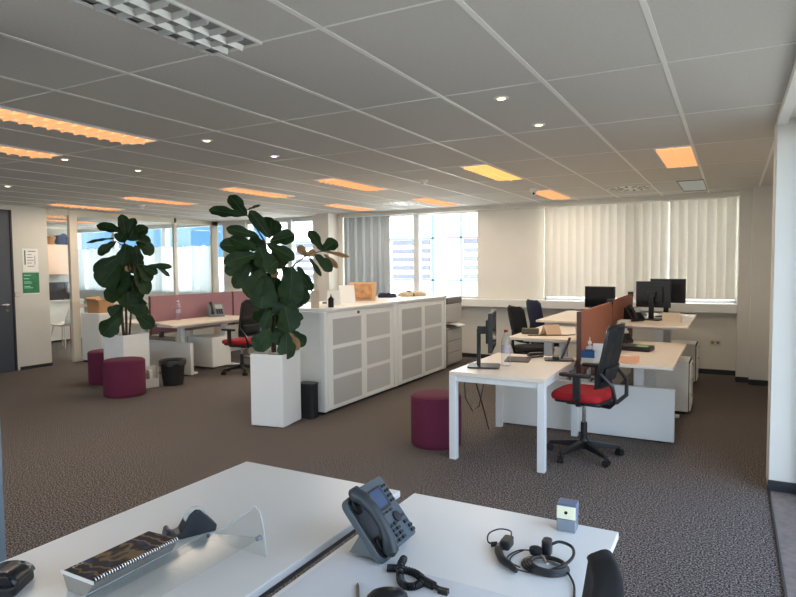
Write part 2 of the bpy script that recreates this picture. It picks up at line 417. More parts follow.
# ================================================================== CEILING FITTINGS
def ceiling_light(x1, y0, label, kind):
    """recessed 0.28 x 1.2 louvre fitting, right edge x1"""
    W, Ln = .275, 1.18
    t = thing('ceiling_light', label, 'ceiling light', (x1-.15, y0+.6, CH), 0, 'recessed strip lights in the ceiling')
    hw, hl = W/2, Ln/2
    f = MB().box(-hw-.012, -hw, -hl-.012, hl+.012, -.012, .0).box(hw, hw+.012, -hl-.012, hl+.012, -.012, 0)
    f.box(-hw, hw, -hl-.012, -hl, -.012, 0).box(-hw, hw, hl, hl+.012, -.012, 0)
    f.build('light_frame', M_grid if kind != 'cool' else mat('blue_grey_frame', (128, 140, 150), .4), t, smooth=False)
    m = {'orange': M_lamp, 'yellow': M_lampy, 'off': mat('lamp_tray', (150, 152, 150), .4), 'cool': M_offdif}[kind]
    MB().box(-hw, hw, -hl, hl, -.004, -.001).build('diffuser', m, t, smooth=False)
    if kind != 'cool':
        lvm = MB()
        dz = -.026
        n = 12
        for k in range(1, n):
            y = -hl+Ln*k/n
            lvm.add([(-hw, y-.012, -.004), (hw, y-.012, -.004), (hw, y+.012, -.004), (-hw, y+.012, -.004), (-hw, y, dz), (hw, y, dz)],
                    [(0, 1, 5, 4), (3, 4, 5, 2), (0, 4, 3), (1, 2, 5)])
        for x in ([-.045, .045] if kind == 'off' else [0]):
            lvm.add([(x-.012, -hl, -.004), (x-.012, hl, -.004), (x+.012, hl, -.004), (x+.012, -hl, -.004), (x, -hl, dz), (x, hl, dz)],
                    [(0, 1, 5, 4), (3, 4, 5, 2)])
        lvm.build('louvre', M_louvm if kind == 'off' else mat('lit_louvre_%s' % kind, (250, 190, 140) if kind == 'orange' else (250, 225, 165), .45, emit=(255, 186, 128) if kind == 'orange' else (255, 205, 120), estr=.22), t, smooth=False)
    if kind in ('orange', 'yellow'):
        l = bpy.data.lights.new('lamp_light', 'AREA'); l.shape = 'RECTANGLE'; l.size = W; l.size_y = Ln; l.energy = LAMP_WATT
        l.color = (1, .87, .72) if kind == 'orange' else (1, .86, .68)
        lo = bpy.data.objects.new('lamp_light', l); COL.objects.link(lo); lo.parent = t; lo.location = (0, 0, -.034)
    return t
LIGHTS = [(-1.83, .928, 'unlit silver louvre light at the top edge over the white desks', 'off'),
 (-3.914, 2.128, 'long orange louvre light, nearest of the lit ones, over the brown carpet', 'orange'),
 (-5.114, 2.128, 'short-looking orange louvre light at the left frame edge beside a small spotlight', 'orange'),
 (-2.114, 5.728, 'yellow-glowing ceiling light over the window aisle, the only yellow one', 'yellow'),
 (-.314, 5.728, 'squarest bright orange ceiling light over the right desks', 'orange'),
 (-2.114, 8.128, 'orange ceiling light beside the white domed detector near the closed blinds', 'orange'),
 (-.314, 8.128, 'unlit pale blue ceiling panel near the top of the closed blinds', 'cool'),
 (-3.914, 5.728, 'orange ceiling light above the white cabinets', 'orange'),
 (-5.414, 5.728, 'orange ceiling light above the middle potted plant', 'orange'),
 (-3.914, 8.128, 'orange ceiling light in front of the open bright window', 'orange'),
 (-5.514, 8.128, 'faint orange ceiling light in front of the grey gathered blind', 'orange'),
 (-7.3, 5.728, 'faint orange ceiling light above the tall left potted plant', 'orange'),
 (-9.0, 5.728, 'faint orange ceiling light beside the partition post and dark door', 'orange'),
 (-11.2, 6.4, 'added orange ceiling light in the kitchen, seen through the glass', 'orange'),  # added to brighten the kitchen, placed where the glass shows orange reflections
 (-12.1, 7.4, 'added orange fill light over the kitchen cupboards beyond the glass', 'orange')]  # second kitchen light, added only for more brightness there
for a in LIGHTS: ceiling_light(*a)

def spot(x, y, label):
    t = thing('ceiling_spotlight', label, 'spotlight', (x, y, CH), 0, 'small round spotlights in the ceiling')
    MB().lathe([(.026, -.001), (.026, -.006), (.042, -.006), (.046, -.001)], n=20).build('ring', M_grid, t)
    MB().lathe([(.025, -.007), (.018, -.011), (.001, -.012)], n=16).build('bulb', M_bulb, t)
    l = bpy.data.lights.new('spot_light', 'SPOT'); l.energy = SPOT_WATT; l.spot_size = math.radians(95); l.spot_blend = .7; l.color = (1, .72, .42); l.shadow_soft_size = .02
    lo = bpy.data.objects.new('spot_light', l); COL.objects.link(lo); lo.parent = t; lo.location = (0, 0, -.02)
for a in ((-1.22, 3.53, 'small round lit spotlight between the two right ceiling rails, nearer of the pair'),
          (-1.22, 4.33, 'small round lit spotlight farther of the pair toward the right desks'),
          (-3.61, 3.53, 'small round lit spotlight right beside the long orange louvre end'),
          (-3.61, 4.33, 'small round lit spotlight above the middle potted plant'),
          (-5.32, 3.48, 'small round lit spotlight at the end of the short orange louvre'),
          (-5.31, 4.25, 'small round lit spotlight above the tall left potted plant'),
          (-7.62, 4.25, 'small round lit spotlight at the left frame edge above the dark door')): spot(*a)

def detector(x, y, label, big=False):
    t = thing('smoke_detector', label, 'detector', (x, y, CH))
    MB().lathe([(.055, 0), (.055, -.018), (.04, -.028), (.001, -.03)]).build('base', M_grid, t)
    if big:
        MB().lathe([(.03, -.029), (.034, -.05), (.03, -.075), (.016, -.09), (.001, -.094)]).build('dome', M_wmetal, t)
        MB().cyl((0, -.02, -.06), (.012, -.05, -.07), .014).build('lens', M_black, t)
    else:
        MB().lathe([(.03, -.028), (.03, -.05), (.001, -.054)]).build('sensor', M_wmetal, t)
detector(-2.3, 7.95, 'white domed ceiling sensor with dark eye beside an orange light', True)
detector(-8.24, 6.63, 'small white ceiling detector above the glass partition')
detector(-3.17, 6.44, 'flat white disc detector on the ceiling between the aisle lights')

def air_vent(x, y, label):
    t = thing('air_vent', label, 'air vent', (x, y, CH), 0, 'round swirl air vents')
    MB().lathe([(.29, -.001), (.29, -.005), (.001, -.005)], n=32).build('plate', M_grid, t)
    s = MB()
    for ring, n, r0, r1 in ((0, 14, .19, .27), (1, 10, .1, .175)):
        for k in range(n):
            a = 2*PI*k/n; b = a+.22
            s.bar((r0*math.cos(a), r0*math.sin(a), -.0062), (r1*math.cos(b), r1*math.sin(b), -.0062), .022, .002)
    s.build('slots', M_dark, t, smooth=False)
air_vent(-1.2, 8.6, 'round swirl air vent with dark slots above the closed blinds')
air_vent(-4.65, 8.65, 'round swirl air vent in front of the open bright window')

# ================================================================== BLINDS
def blinds():
    t = thing('vertical_blind', 'closed cream vertical blind covering the right window, wall to pillar', 'blind', (0, 9.84, 0))
    s = MB(); x = -2.66; k = 0
    while x < -.05:
        wd = .123; a = .12 if k != 14 else .3
        s.grid(lambda u, v, x=x, a=a: (x+(u)*wd*math.cos(a), -.015+u*wd*math.sin(a)+.006*math.sin(u*PI), 1.085+v*1.435), 5, 2)
        x += .1225; k += 1
    s.build('slats', M_blind, t, smooth=True)
    MB().box(-2.68, .04, -.03, .02, 2.52, 2.56).build('head_rail', M_grid, t, bevel=.003)
blinds()
t = thing('vertical_blind', 'grey vertical blind gathered to the left of the open bright window', 'blind', (0, 9.84, 0))
s = MB(); x = -6.5; k = 0
while x < -5.62:
    a = .75+.3*math.sin(k*2.1)
    s.grid(lambda u, v, x=x, a=a: (x+u*.127*math.cos(a), -.05+u*.127*math.sin(a)*.8, 1.05+v*1.47), 3, 2); x += .058; k += 1
s.build('slats', M_curt, t)
MB().box(-6.52, -3.87, .0, .05, 2.52, 2.56).build('head_rail', M_grid, t, bevel=.003)
t = thing('vertical_blind', 'sheer white vertical blind hanging beyond the glass partition', 'blind', (0, 9.8, 0))
s = MB(); x = -14.9; k = 0
rb = random.Random(3)
while x < -9.95:
    a = 1.1+.45*math.sin(k*1.3)
    s.grid(lambda u, v, x=x, a=a: (x+u*.089*math.cos(a), -.04+u*.089*math.sin(a), 1.05+v*(1.0+.05*rb.random())), 3, 2); x += .1; k += 1  # ragged slat tops imitate reflections in the partition glass
s.build('slats', mat('sheer_blind', (222, 230, 232), .8, transl=.42), t)
MB().box(-14.95, -9.93, .0, .05, 2.5, 2.54).build('head_rail', M_grid, t)

# ================================================================== FURNITURE
# ---- office chair, local: sits facing +Y, origin on the floor under the column
def make_chair(loc, rz, label, seatm, group, seat_h=.5, arms=True, cat='office chair', tall=1.12, meshback=True):
    t = thing('office_chair', label, cat, loc, rz, group)
    b = MB()
    for k in range(5):
        a = 2*PI*k/5+.3
        p0 = Vector((.03*math.cos(a), .03*math.sin(a), .105)); p1 = Vector((.30*math.cos(a), .30*math.sin(a), .075))
        d = (p1-p0).normalized(); sd = Vector((-math.sin(a), math.cos(a), 0))
        vs = []
        for p, wd, h in ((p0, .05, .06), (p1, .03, .026)):
            vs += [p-sd*wd/2-Vector((0, 0, h/2)), p+sd*wd/2-Vector((0, 0, h/2)), p+sd*wd/2+Vector((0, 0, h/2)), p-sd*wd/2+Vector((0, 0, h/2))]
        b.add(vs, [(0, 1, 5, 4), (1, 2, 6, 5), (2, 3, 7, 6), (3, 0, 4, 7), (3, 2, 1, 0), (4, 5, 6, 7)])
    b.cyl((0, 0, .07), (0, 0, .16), .045, .035)
    b.build('star_base', M_black, t, bevel=.004)
    for k in range(5):
        a = 2*PI*k/5+.3; c = Vector((.30*math.cos(a), .30*math.sin(a), 0)); sd = Vector((-math.sin(a+.6), math.cos(a+.6), 0))
        q = MB()
        for s_ in (-1, 1): q.cyl(c+sd*s_*.008+Vector((0, 0, .029)), c+sd*s_*.026+Vector((0, 0, .029)), .029, n=14)
        q.cyl(c+Vector((0, 0, .03)), c+Vector((0, 0, .075)), .009, n=8)
        q.build('caster', M_rubber, t)
    MB().cyl((0, 0, .15), (0, 0, .29), .027).build('column_sleeve', M_black, t)
    MB().cyl((0, 0, .28), (0, 0, seat_h-.08), .016).build('gas_lift', M_chrome, t)
    mc = MB().box(-.09, .09, -.16, .12, seat_h-.1, seat_h-.065).rbox(-.2, .2, -.2, .2, seat_h-.066, seat_h-.045, .06)
    mc.cyl((.09, .05, seat_h-.08), (.22, .05, seat_h-.085), .008, n=8)
    mc.build('seat_pan', M_black, t, bevel=.006)
    # cushion
    def cush(u, v):
        a = 2*PI*u; ca, sa = math.cos(a), math.sin(a); e = .42
        x = math.copysign(abs(ca)**e, ca); y = math.copysign(abs(sa)**e, sa)
        prof = [(.001, -.004), (.86, -.004), (.97, .008), (1, .028), (.985, .05), (.93, .064), (.8, .068), (.4, .062), (.001, .06)]
        r, z = prof[round(v*(len(prof)-1))]
        return (x*.24*r, .01+y*.222*r, seat_h-.045+z-(.018*max(0, y*r-.6)))
    MB().grid(cush, 40, 9, True).build('seat', seatm, t)
    # backrest
    H0, H1 = seat_h+.08, tall
    def bk(u, v, off=0):
        z = H0+(H1-H0)*v; hw = (.2+.03*math.sin(v*PI*.8)) if v < .9 else .2+.03*math.sin(.9*PI*.8)-.07*((v-.9)/.1)**2
        y = -.215+.045*math.sin(v*2.6+.2)*-1*.6-.1*v**1.4+.02
        x = (2*u-1)*hw
        return Vector((x, y-off-.0+.045*(2*u-1)**2, z))
    if meshback:
        MB().grid(lambda u, v: bk(u, v), 9, 14).build('back_mesh', M_mesh, t, thick=.008)
        out = [bk(0, j/14) for j in range(15)]+[bk(i/8, 1) for i in range(1, 8)]+[bk(1, 1-j/14) for j in range(15)]+[bk(1-i/8, 0) for i in range(1, 8)]
        MB().tube(out, .013, 8, True).build('back_frame', M_black, t)
        MB().grid(lambda u, v: bk(.1+.8*u, .1+.22*v, .02), 7, 5).build('lumbar_pad', M_blackm, t, thick=.016)
        bs = MB()
        for sx in (-1, 1):
            bs.tube([(sx*.05, -.12, seat_h-.085), (sx*.1, -.24, seat_h-.08), (sx*.16, -.3, seat_h-.02), (sx*.2, -.29, seat_h+.1), bk(.5+sx*.5, .25, .012), bk(.5+sx*.5, .55, .01)], [.018, .018, .018, .016, .013, .01], 8)
        bs.build('back_support', M_black, t)
    else:
        mbk = MB()
        mbk.grid(lambda u, v: bk(u, v), 9, 14)
        o = mbk.build('backrest', seatm, t, thick=.05, bevel=.015, seg=3)
        MB().tube([(0, -.12, seat_h-.085), (0, -.27, seat_h-.06), (0, -.3, seat_h+.05), (0, -.29, seat_h+.25)], .022, 8).build('back_support', M_black, t)
    if arms:
        for sx in (-1, 1):
            a = MB().tube([(sx*.18, -.03, seat_h-.075), (sx*.26, -.03, seat_h-.06), (sx*.275, -.03, seat_h)], .016, 8)
            a.box(sx*.275-.013, sx*.275+.013, -.06, .0, seat_h-.02, seat_h+.17)
            o = a.build('armrest', M_black, t, bevel=.004)
            MB().rbox(sx*.275-.04, sx*.275+.04, -.14, .11, seat_h+.17, seat_h+.195, .03).build('arm_pad', M_blackm, o, bevel=.006)
    return t
RC = 'red-seated office chairs'
make_chair((-1.07, 5.2, 0), PI/2-.12, 'black office chair with red seat at the right desk, beside the plain white table', M_red, RC, seat_h=.545)
make_chair((-6.52, 6.98, 0), PI/2-.05, 'black office chair with red seat at the mauve-screened desk behind the plant', M_red, RC)
make_chair((-2.33, 8.05, 0), -PI/2+.75, 'black office chair behind the far desk, below the open window wall', M_blackfab, None, tall=1.06, meshback=False, arms=False)
make_chair((-2.36, 9.0, 0), -PI/2+.7, 'dark navy office chair nearest the window ledge', M_navy, None, tall=1.09, meshback=False, arms=False)
make_chair((-.47, .99, 0), PI/2, 'black fabric chair back poking up at the right end of the front desk', mat('jet_fabric', (13, 13, 14), .95, noise=.15, nscale=260), None, seat_h=.47, tall=1.085, meshback=False, arms=False)

# ---- foreground white desks
def front_desk(x0, x1, y0, y1, label):
    t = thing('office_desk', label, 'desk', ((x0+x1)/2, (y0+y1)/2, 0), 0, 'white desks nearest the camera')
    hx, hy = (x1-x0)/2, (y1-y0)/2
    MB().box(-hx, hx, -hy, hy, .715, .74).build('desktop', M_desk, t, bevel=.003)
    MB().box(-hx+.03, hx-.03, -hy+.05, hy-.05, .675, .715).build('under_frame', mat('desk_frame_dark', (52, 54, 58), .5), t, bevel=.004)
    for sx in (-1, 1):
        for sy in (-1, 1):
            MB().box(sx*(hx-.06)-.025, sx*(hx-.06)+.025, sy*(hy-.08)-.025, sy*(hy-.08)+.025, 0, .68).build('leg', M_wmetal, t, bevel=.003)
    return t
front_desk(-1.905, -1.118, .25, 2.055, 'white desk at the lower left with calendar and acrylic stand on it')
front_desk(-1.06, -.31, .25, 2.06, 'white desk at the bottom with the grey telephone and headset on it')

# ---- plain table by the red chair
t = thing('white_table', 'plain white four-legged table holding the edge-on monitor and water bottle', 'table', (-1.645, 5.215, 0))
MB().box(-.4, .4, -.6, .6, .7, .735).build('table_top', mat('table_top_lamplit', (228, 216, 202), .35, noise=.015), t, bevel=.003)  # white laminate top, warm lamplight mixed into its colour
for sx in (-1, 1):
    for sy in (-1, 1):
        MB().box(sx*.37-.03, sx*.37+.03, sy*.57-.03, sy*.57+.03, 0, .7).build('leg', M_wmetal, t, bevel=.003)
fr = MB().box(-.37, .37, -.585, -.555, .655, .7).box(-.37, .37, .555, .585, .655, .7).box(-.385, -.355, -.57, .57, .655, .7).box(.355, .385, -.57, .57, .655, .7)
fr.build('frame_rail', M_wmetal, t, smooth=False)

# ---- sit-stand benches
def sit_desk(loc, wx, ly, z, label, group, slant=0, legx=0, mt=None, rz=0, lo=.34):
    """desktop wx x ly, local origin at the middle of the near edge's floor line"""
    t = thing('sit_stand_desk', label, 'desk', loc, rz, group)
    hx = wx/2
    pts = [(-hx, slant, z-.028), (hx, 0, z-.028), (hx, ly, z-.028), (-hx, ly, z-.028)]
    MB().prism(pts, (0, 0, .028)).build('desktop', mt or M_white, t, bevel=.004)
    MB().box(-hx+.08, hx-.12, .28, ly-.28, z-.075, z-.029).build('under_frame', M_wmetal, t, bevel=.004)
    for y in (lo, ly-.34):
        l = MB().box(legx-.045, legx+.045, y-.035, y+.035, .34, z-.07).build('leg', M_wmetal, t, bevel=.004)
        MB().box(legx-.055, legx+.055, y-.045, y+.045, .02, .42).build('leg_sleeve', M_wmetal, l, bevel=.004)
        MB().box(max(legx-.3, -hx+.06), min(legx+.3, hx-.04), y-.04, y+.04, 0, .025).build('foot', M_wmetal, l, bevel=.004)
    return t
M_dwarm = mat('desk_top_lamplit', (228, 214, 196), .38, noise=.02, nscale=3)  # white laminate, with the lamps' warm light tinted into the colour
sit_desk((-.8, 5.56, 0), .76, 1.74, .742, 'white-topped desk on the right with the black dock and tissue box', 'bench desks by the closed blinds', legx=.05, mt=M_dwarm, lo=.52)
sit_desk((-.79, 7.38, 0), .76, 1.75, .92, 'raised white-topped desk under the two black monitors', 'bench desks by the closed blinds', legx=.05, mt=M_dwarm)
sit_desk((-1.65, 6.12, 0), .79, 1.32, .86, 'raised pale desk behind the plain table with the cup and tent card', 'bench desks by the closed blinds', legx=-.05, mt=M_dwarm)
sit_desk((-1.72, 7.5, 0), .84, 1.7, .92, 'far pale desk beside the black and navy chairs', 'bench desks by the closed blinds', legx=.12, mt=M_dwarm)
sit_desk((-7.37, 6.1, 0), .74, 1.75, .78, 'pale desk in front of the mauve screen with telephone and bottle', 'bench desks by the glass partition', slant=.27, legx=-.02, mt=M_dwarm, lo=.5)
sit_desk((-7.37, 7.95, 0), .74, 1.75, .74, 'second pale desk beyond the mauve-screened one, behind the plant', 'bench desks by the glass partition', legx=0, mt=M_dwarm)
sit_desk((-8.26, 6.3, 0), .76, 1.6, .76, 'pale desk on the partition side of the mauve screen', 'bench desks by the glass partition', legx=0, mt=M_dwarm)

def end_panel(loc, x0, x1, h, label):
    t = thing('bench_end_panel', label, 'desk panel', loc, 0, 'low white bench end panels')
    MB().box(x0, x1, 0, .055, .012, h).build('panel', M_white, t, bevel=.004)
    MB().box(x0+.1, x0+.14, .01, .045, 0, .013).box(x1-.14, x1-.1, .01, .045, 0, .013).build('glide', M_rubber, t)
    MB().box((x0+x1)/2-.06, (x0+x1)/2+.06, .055, 3.0, .12, .34).build('beam', M_wmetal, t, bevel=.004)
end_panel((-1.26, 5.9, 0), -.83, .83, .49, 'low wide white panel closing the right bench under the red-seated chair')
end_panel((-7.8, 6.42, 0), -.8, .8, .49, 'low white panel behind the waste bin at the mauve-screened desk')

def screen(loc, ly, z0, z1, m, label, group):
    t = thing('desk_screen', label, 'desk screen', loc, 0, group)
    MB().box(-.018, .018, 0, ly, z0, z1).build('fabric_panel', m, t, bevel=.006)
    for y in (-.006, ly): MB().box(-.021, .021, y, y+.006, z0, z1+.003).build('edge_trim', mat('screen_trim', (96, 62, 56), .5), t, smooth=False)
    for y in (.2, ly-.2): MB().box(-.026, .026, y-.03, y+.03, z0-.06, z0+.03).build('bracket', M_dark, t, bevel=.003)
screen((-1.22, 5.68, 0), 1.66, .6, 1.175, M_brownscr, 'brown fabric desk screen nearest the red-seated chair', 'brown screens on the right bench')
screen((-1.22, 7.36, 0), 1.6, .6, 1.19, M_brownscr, 'brown fabric desk screen between the two raised far desks', 'brown screens on the right bench')
screen((-7.8, 6.38, 0), 1.74, .58, 1.17, M_mauve, 'mauve fabric desk screen behind the bottle and telephone', 'mauve screens by the glass partition')
screen((-7.8, 8.15, 0), 1.6, .58, 1.17, M_mauve, 'mauve fabric desk screen farther back, beside the potted plant leaves', 'mauve screens by the glass partition')
# screen clips
for (x, y, z, lb) in ((-1.22, 8.9, 1.19, 'small black clip on the far top corner of the brown screen'), (-1.22, 7.3, 1.175, 'black webcam-like clip on top where the two brown screens meet')):
    MBo = MB().box(-.035, .035, -.03, .03, 0, .035).box(-.035, -.022, -.02, .02, -.03, .0).box(.022, .035, -.02, .02, -.03, 0)
    tag(MBo.build('screen_clip', M_black, loc=(x, y, z), bevel=.006), lb, 'clip')

def pedestal(loc, w, d, h, label, rz=0, front=1):
    t = thing('drawer_pedestal', label, 'drawer unit', loc, rz, 'white drawer pedestals under the desks')
    MB().box(-w/2, w/2, -d/2, d/2, .03, h).build('body', M_cab, t, bevel=.004)
    hs = (h-.06)/3
    for k in range(3):
        o = MB().box(w/2+.004, w/2+.02, -d/2+.005, d/2-.005, .04+k*hs, .04+(k+1)*hs-.008).build('drawer', M_cab, t, bevel=.003)
        MB().box(w/2+.02, w/2+.032, -.06, .06, .04+(k+1)*hs-.035, .04+(k+1)*hs-.025).build('handle', M_gmetal, o)
    MB().box(w/2-.002, w/2+.006, -d/2, d/2, .03, h).build('front_gap', M_blackm, t, smooth=False)
    for sx in (-1, 1):
        for sy in (-1, 1): MB().cyl((sx*(w/2-.05)-.01, sy*(d/2-.05), .016), (sx*(w/2-.05)+.01, sy*(d/2-.05), .016), .016, n=12).cyl((sx*(w/2-.05), sy*(d/2-.05), .01), (sx*(w/2-.05), sy*(d/2-.05), .035), .008, n=8).build('caster', M_rubber, t)
pedestal((-.66, 7.32, 0), .55, .4, .57, 'white drawer unit under the right white desk, nearer of two')
pedestal((-.66, 9.2, 0), .5, .4, .53, 'white drawer unit by the wall socket, under the far raised desk')
pedestal((-7.42, 7.2, 0), .54, .4, .5, 'white drawer unit under the mauve-screened desk', PI)
pedestal((-7.42, 8.6, 0), .54, .4, .5, 'white drawer unit behind the left red-seated chair', PI)

# ---- sliding door cabinets
def cabinet(y0, label):
    L_, H = 1.59, 1.12
    t = thing('sliding_door_cabinet', label, 'cabinet', (-3.84, y0, 0), 0, 'white sliding door cabinets in the middle')
    MB().box(-.44, -.05, .0, L_, .03, H).box(-.05, 0.01, 0, .05, .03, H).box(-.05, .01, L_-.03, L_, .03, H).box(-.05, .0, .05, L_-.03, .03, .06).box(-.05, .0, .05, L_-.03, H-.03, H).build('carcass', M_cab, t, bevel=.004)
    MB().box(-.42, -.03, .02, L_-.02, 0, .03).build('plinth', M_blackm, t, smooth=False)
    for k, (a, b, x) in enumerate(((.05, .83, .018), (.8, 1.56, -.008))):
        d = MB().box(x-.018, x, a, b, .045, H-.012).build('sliding_door', M_cab, t, bevel=.003)
        pn = MB(); hh = (H-.13)/3
        y_0, y_1 = a+.1, b-.1
        for j in range(3):
            pn.box(x-.002, x+.002, y_0, y_1, .085+j*hh, .085+(j+1)*hh-.045)
        pn.build('perforated_panel', M_perf, d, smooth=False)
        if k == 1: MB().box(x, x+.006, a+.05, a+.062, .93, 1.0).build('handle', M_gmetal, d)
    return t
c1 = cabinet(5.36, 'white perforated-door cabinet nearer the black waste bin')
c2 = cabinet(6.955, 'white perforated-door cabinet farther back, nearer the printer')
for y0, lb in ((5.42, 'rear white cabinet backing onto the nearer perforated one'), (6.99, 'rear white cabinet backing onto the farther perforated one')):
    t = thing('rear_cabinet', lb, 'cabinet', (-4.51, y0, 0), 0, 'white cabinets facing the mauve screens')
    MB().box(-.22, .22, 0, 1.56, .03, 1.12).build('carcass', M_cab, t, bevel=.004)
    MB().box(-.21, .21, .02, 1.54, 0, .03).build('plinth', M_blackm, t, smooth=False)
    MB().box(-.24, -.222, .02, .78, .045, 1.1).build('sliding_door', M_cab, t, bevel=.003); MB().box(-.24, -.222, .79, 1.54, .045, 1.1).build('sliding_door', M_cab, t, bevel=.003)
tag(MB().rbox(-.47, .47, -1.57, 1.57, 0, .028, .07, 8).build('cabinet_worktop', M_desk, loc=(-4.27, 6.985, 1.121), bevel=.004), 'long white worktop lying across the sliding door cabinets', 'worktop')
tag(MB().cyl((0, 0, 0), (.012, 0, 0), .018).build('lock_tag', M_dark, loc=(-3.825, 6.03, 1.075)), 'round dark magnet on the nearer cabinet door', 'magnet')

# ---- items on the cabinet
def card(loc, rz, w, h, m, label, cat='card', stand=True, depth=.06):
    t = thing('greeting_card' if cat == 'card' else 'picture_frame', label, cat, loc, rz)
    MB().prism([(-w/2, 0, 0), (w/2, 0, 0), (w/2, -depth, h), (-w/2, -depth, h)], (0, .004, .001)).build('front', m, t, smooth=False)
    MB().prism([(-w/2, -2*depth, 0), (w/2, -2*depth, 0), (w/2, -depth, h), (-w/2, -depth, h)], (0, -.004, .001)).build('back', M_paper, t, smooth=False)
    return t
M_kraft = mat('kraft_card', (214, 196, 172), .7, noise=.05)
card((-4.05, 5.5, 1.149), 3.75, .09, .19, M_kraft, 'tall narrow cream card on the worktop next to the plant leaves')
card((-4.14, 5.98, 1.149), 3.6, .15, .17, M_paper, 'wide white folded card behind the dark figurine')
card((-4.22, 6.42, 1.149), 4.0, .2, .22, M_paper, 'large white folded card standing left of the picture frame')
t = thing('picture_frame', 'wooden picture frame with brown picture propped on the worktop', 'picture frame', (-4.25, 6.8, 1.152), 3.5)
MB().prism([(-.18, 0, 0), (.18, 0, 0), (.18, -.1, .24), (-.18, -.1, .24)], (0, .014, .004)).build('frame', mat('light_wood', (200, 160, 116), .6, noise=.1, nscale=15), t, bevel=.003)
MB().prism([(-.13, .012, .036), (.13, .012, .036), (.13, -.072, .215), (-.13, -.072, .215)], (0, .007, .003)).build('picture', mat('sepia_picture', (178, 128, 82), .5, noise=.4, nscale=12), t, smooth=False)
MB().bar((0, -.09, .2), (0, -.2, .0), .06, .006).build('easel_leg', M_card, t)
t = thing('dark_figurine', 'small dark house-shaped figurine on the near end of the worktop', 'figurine', (-3.96, 5.68, 1.149), .5)
MB().box(-.03, .03, -.025, .025, 0, .085).build('body', M_blackm, t, bevel=.004)
MB().prism([(-.036, -.03, .085), (.036, -.03, .085), (0, -.03, .13)], (0, .06, 0)).cyl((0, 0, .11), (0, 0, .15), .01, .004, 8).build('top', M_blackm, t, bevel=.002)
def cloth(loc, rz, lx, ly, h, m, label, cat, name):
    rr = random.Random(len(label))
    def f(u, v):
        a = 2*PI*u; rad = [1.0, 1.02, .96, .8, .4, .001][round(v*5)]; z = [0, .35, .75, .95, 1.02, 1.0][round(v*5)]*h
        wob = 1+.08*math.sin(3*a+1)+.05*math.sin(5*a)
        e = .6; ca, sa = math.cos(a), math.sin(a)
        return (math.copysign(abs(ca)**e, ca)*lx*rad*wob, math.copysign(abs(sa)**e, sa)*ly*rad*wob, z*(1+.15*math.sin(4*a+v*3)*(v > 0)))
    return tag(MB().grid(f, 30, 6, True).build(name, m, loc=loc, rz=rz), label, cat)
cloth((-4.42, 7.75, 1.149), .4, .13, .1, .055, M_navy, 'dark navy folded cloth pouch at the far end of the worktop', 'cloth', 'folded_pouch')
wb = cloth((-4.24, 8.25, 1.153), 1.2, .24, .12, .06, mat('beige_bag', (196, 178, 150), .8, noise=.15, nscale=10), 'beige paper-wrapped bundle with a dark strap beside the navy pouch', 'bundle', 'wrapped_bundle')
MB().tube([(-.1, .13*math.cos(k*PI/8)*1.02, .002+.068*math.sin(k*PI/8)) for k in range(9)], .012, 8).build('strap', M_black, wb)
tag(MB().rbox(-.1, .1, -.07, .07, 0, .02, .02).build('notepad', mat('notepad_mix', (120, 112, 118), .7, noise=.3, nscale=30), loc=(-4.35, 6.25, 1.149), rz=.3), 'small grey notepad lying left of the large folded card', 'notepad')

# ---- printer behind the cabinets
t = thing('office_printer', 'tall grey office printer half hidden behind the white cabinets', 'printer', (-4.2, 8.98, 0))
MB().box(-.32, .32, -.3, .3, .03, .62).build('body', mat('printer_grey', (150, 146, 140), .5), t, bevel=.01)
for k in range(3): MB().box(.32, .335, -.28, .28, .06+k*.18, .06+k*.18+.165).build('paper_tray', mat('printer_light', (186, 182, 174), .5), t, bevel=.005)
MB().box(-.32, .32, -.3, .3, .72, 1.0).box(-.32, -.1, -.3, .3, .6, .75).build('upper_body', mat('printer_light', (186, 182, 174), .5), t, bevel=.01)
MB().box(-.3, .33, -.29, .29, 1.0, 1.1).build('scanner_lid', mat('printer_dark', (110, 106, 102), .5), t, bevel=.012)
MB().box(.0, .34, -.2, .2, .62, .64).build('output_tray', mat('printer_dark', (110, 106, 102), .5), t, bevel=.004)
o = MB().grid(lambda u, v: (.1+.35*u, -.14+.28*v, .0+.03*math.sin(u*2)-.05*u*u), 6, 3).build('paper_sheets', M_paper, thick=.012, loc=(-4.2, 8.98, .67)); tag(o, 'white paper sticking out of the printer tray', 'paper')

# ---- poufs, bins, boxes, planters
def pouf(loc, r, h, label):
    t = thing('pouf_stool', label, 'stool', loc, 0, 'burgundy round stools')
    MB().lathe([(r-.012, 0), (r-.002, .012), (r, .05), (r, h-.035), (r-.006, h-.012), (r-.022, h-.001), (r*.6, h+.004), (.002, h+.006)], n=40).build('cushion', M_bord, t)
    MB().tube([(r*1.003*math.cos(2*PI*k/40), r*1.003*math.sin(2*PI*k/40), h-.03) for k in range(40)], .003, 6, True).build('seam', M_bord, t)
    MB().cyl((0, 0, -.0), (0, 0, .004), r-.03, n=24).build('foot_ring', M_blackm, t)
pouf((-2.33, 4.97, 0), .228, .455, 'burgundy round stool beside the plain white table')
pouf((-6.76, 5.11, 0), .25, .455, 'burgundy round stool in front of the left white planter, the fuller one')
pouf((-7.71, 5.55, 0), .24, .455, 'burgundy round stool half hidden behind another at the left planter')

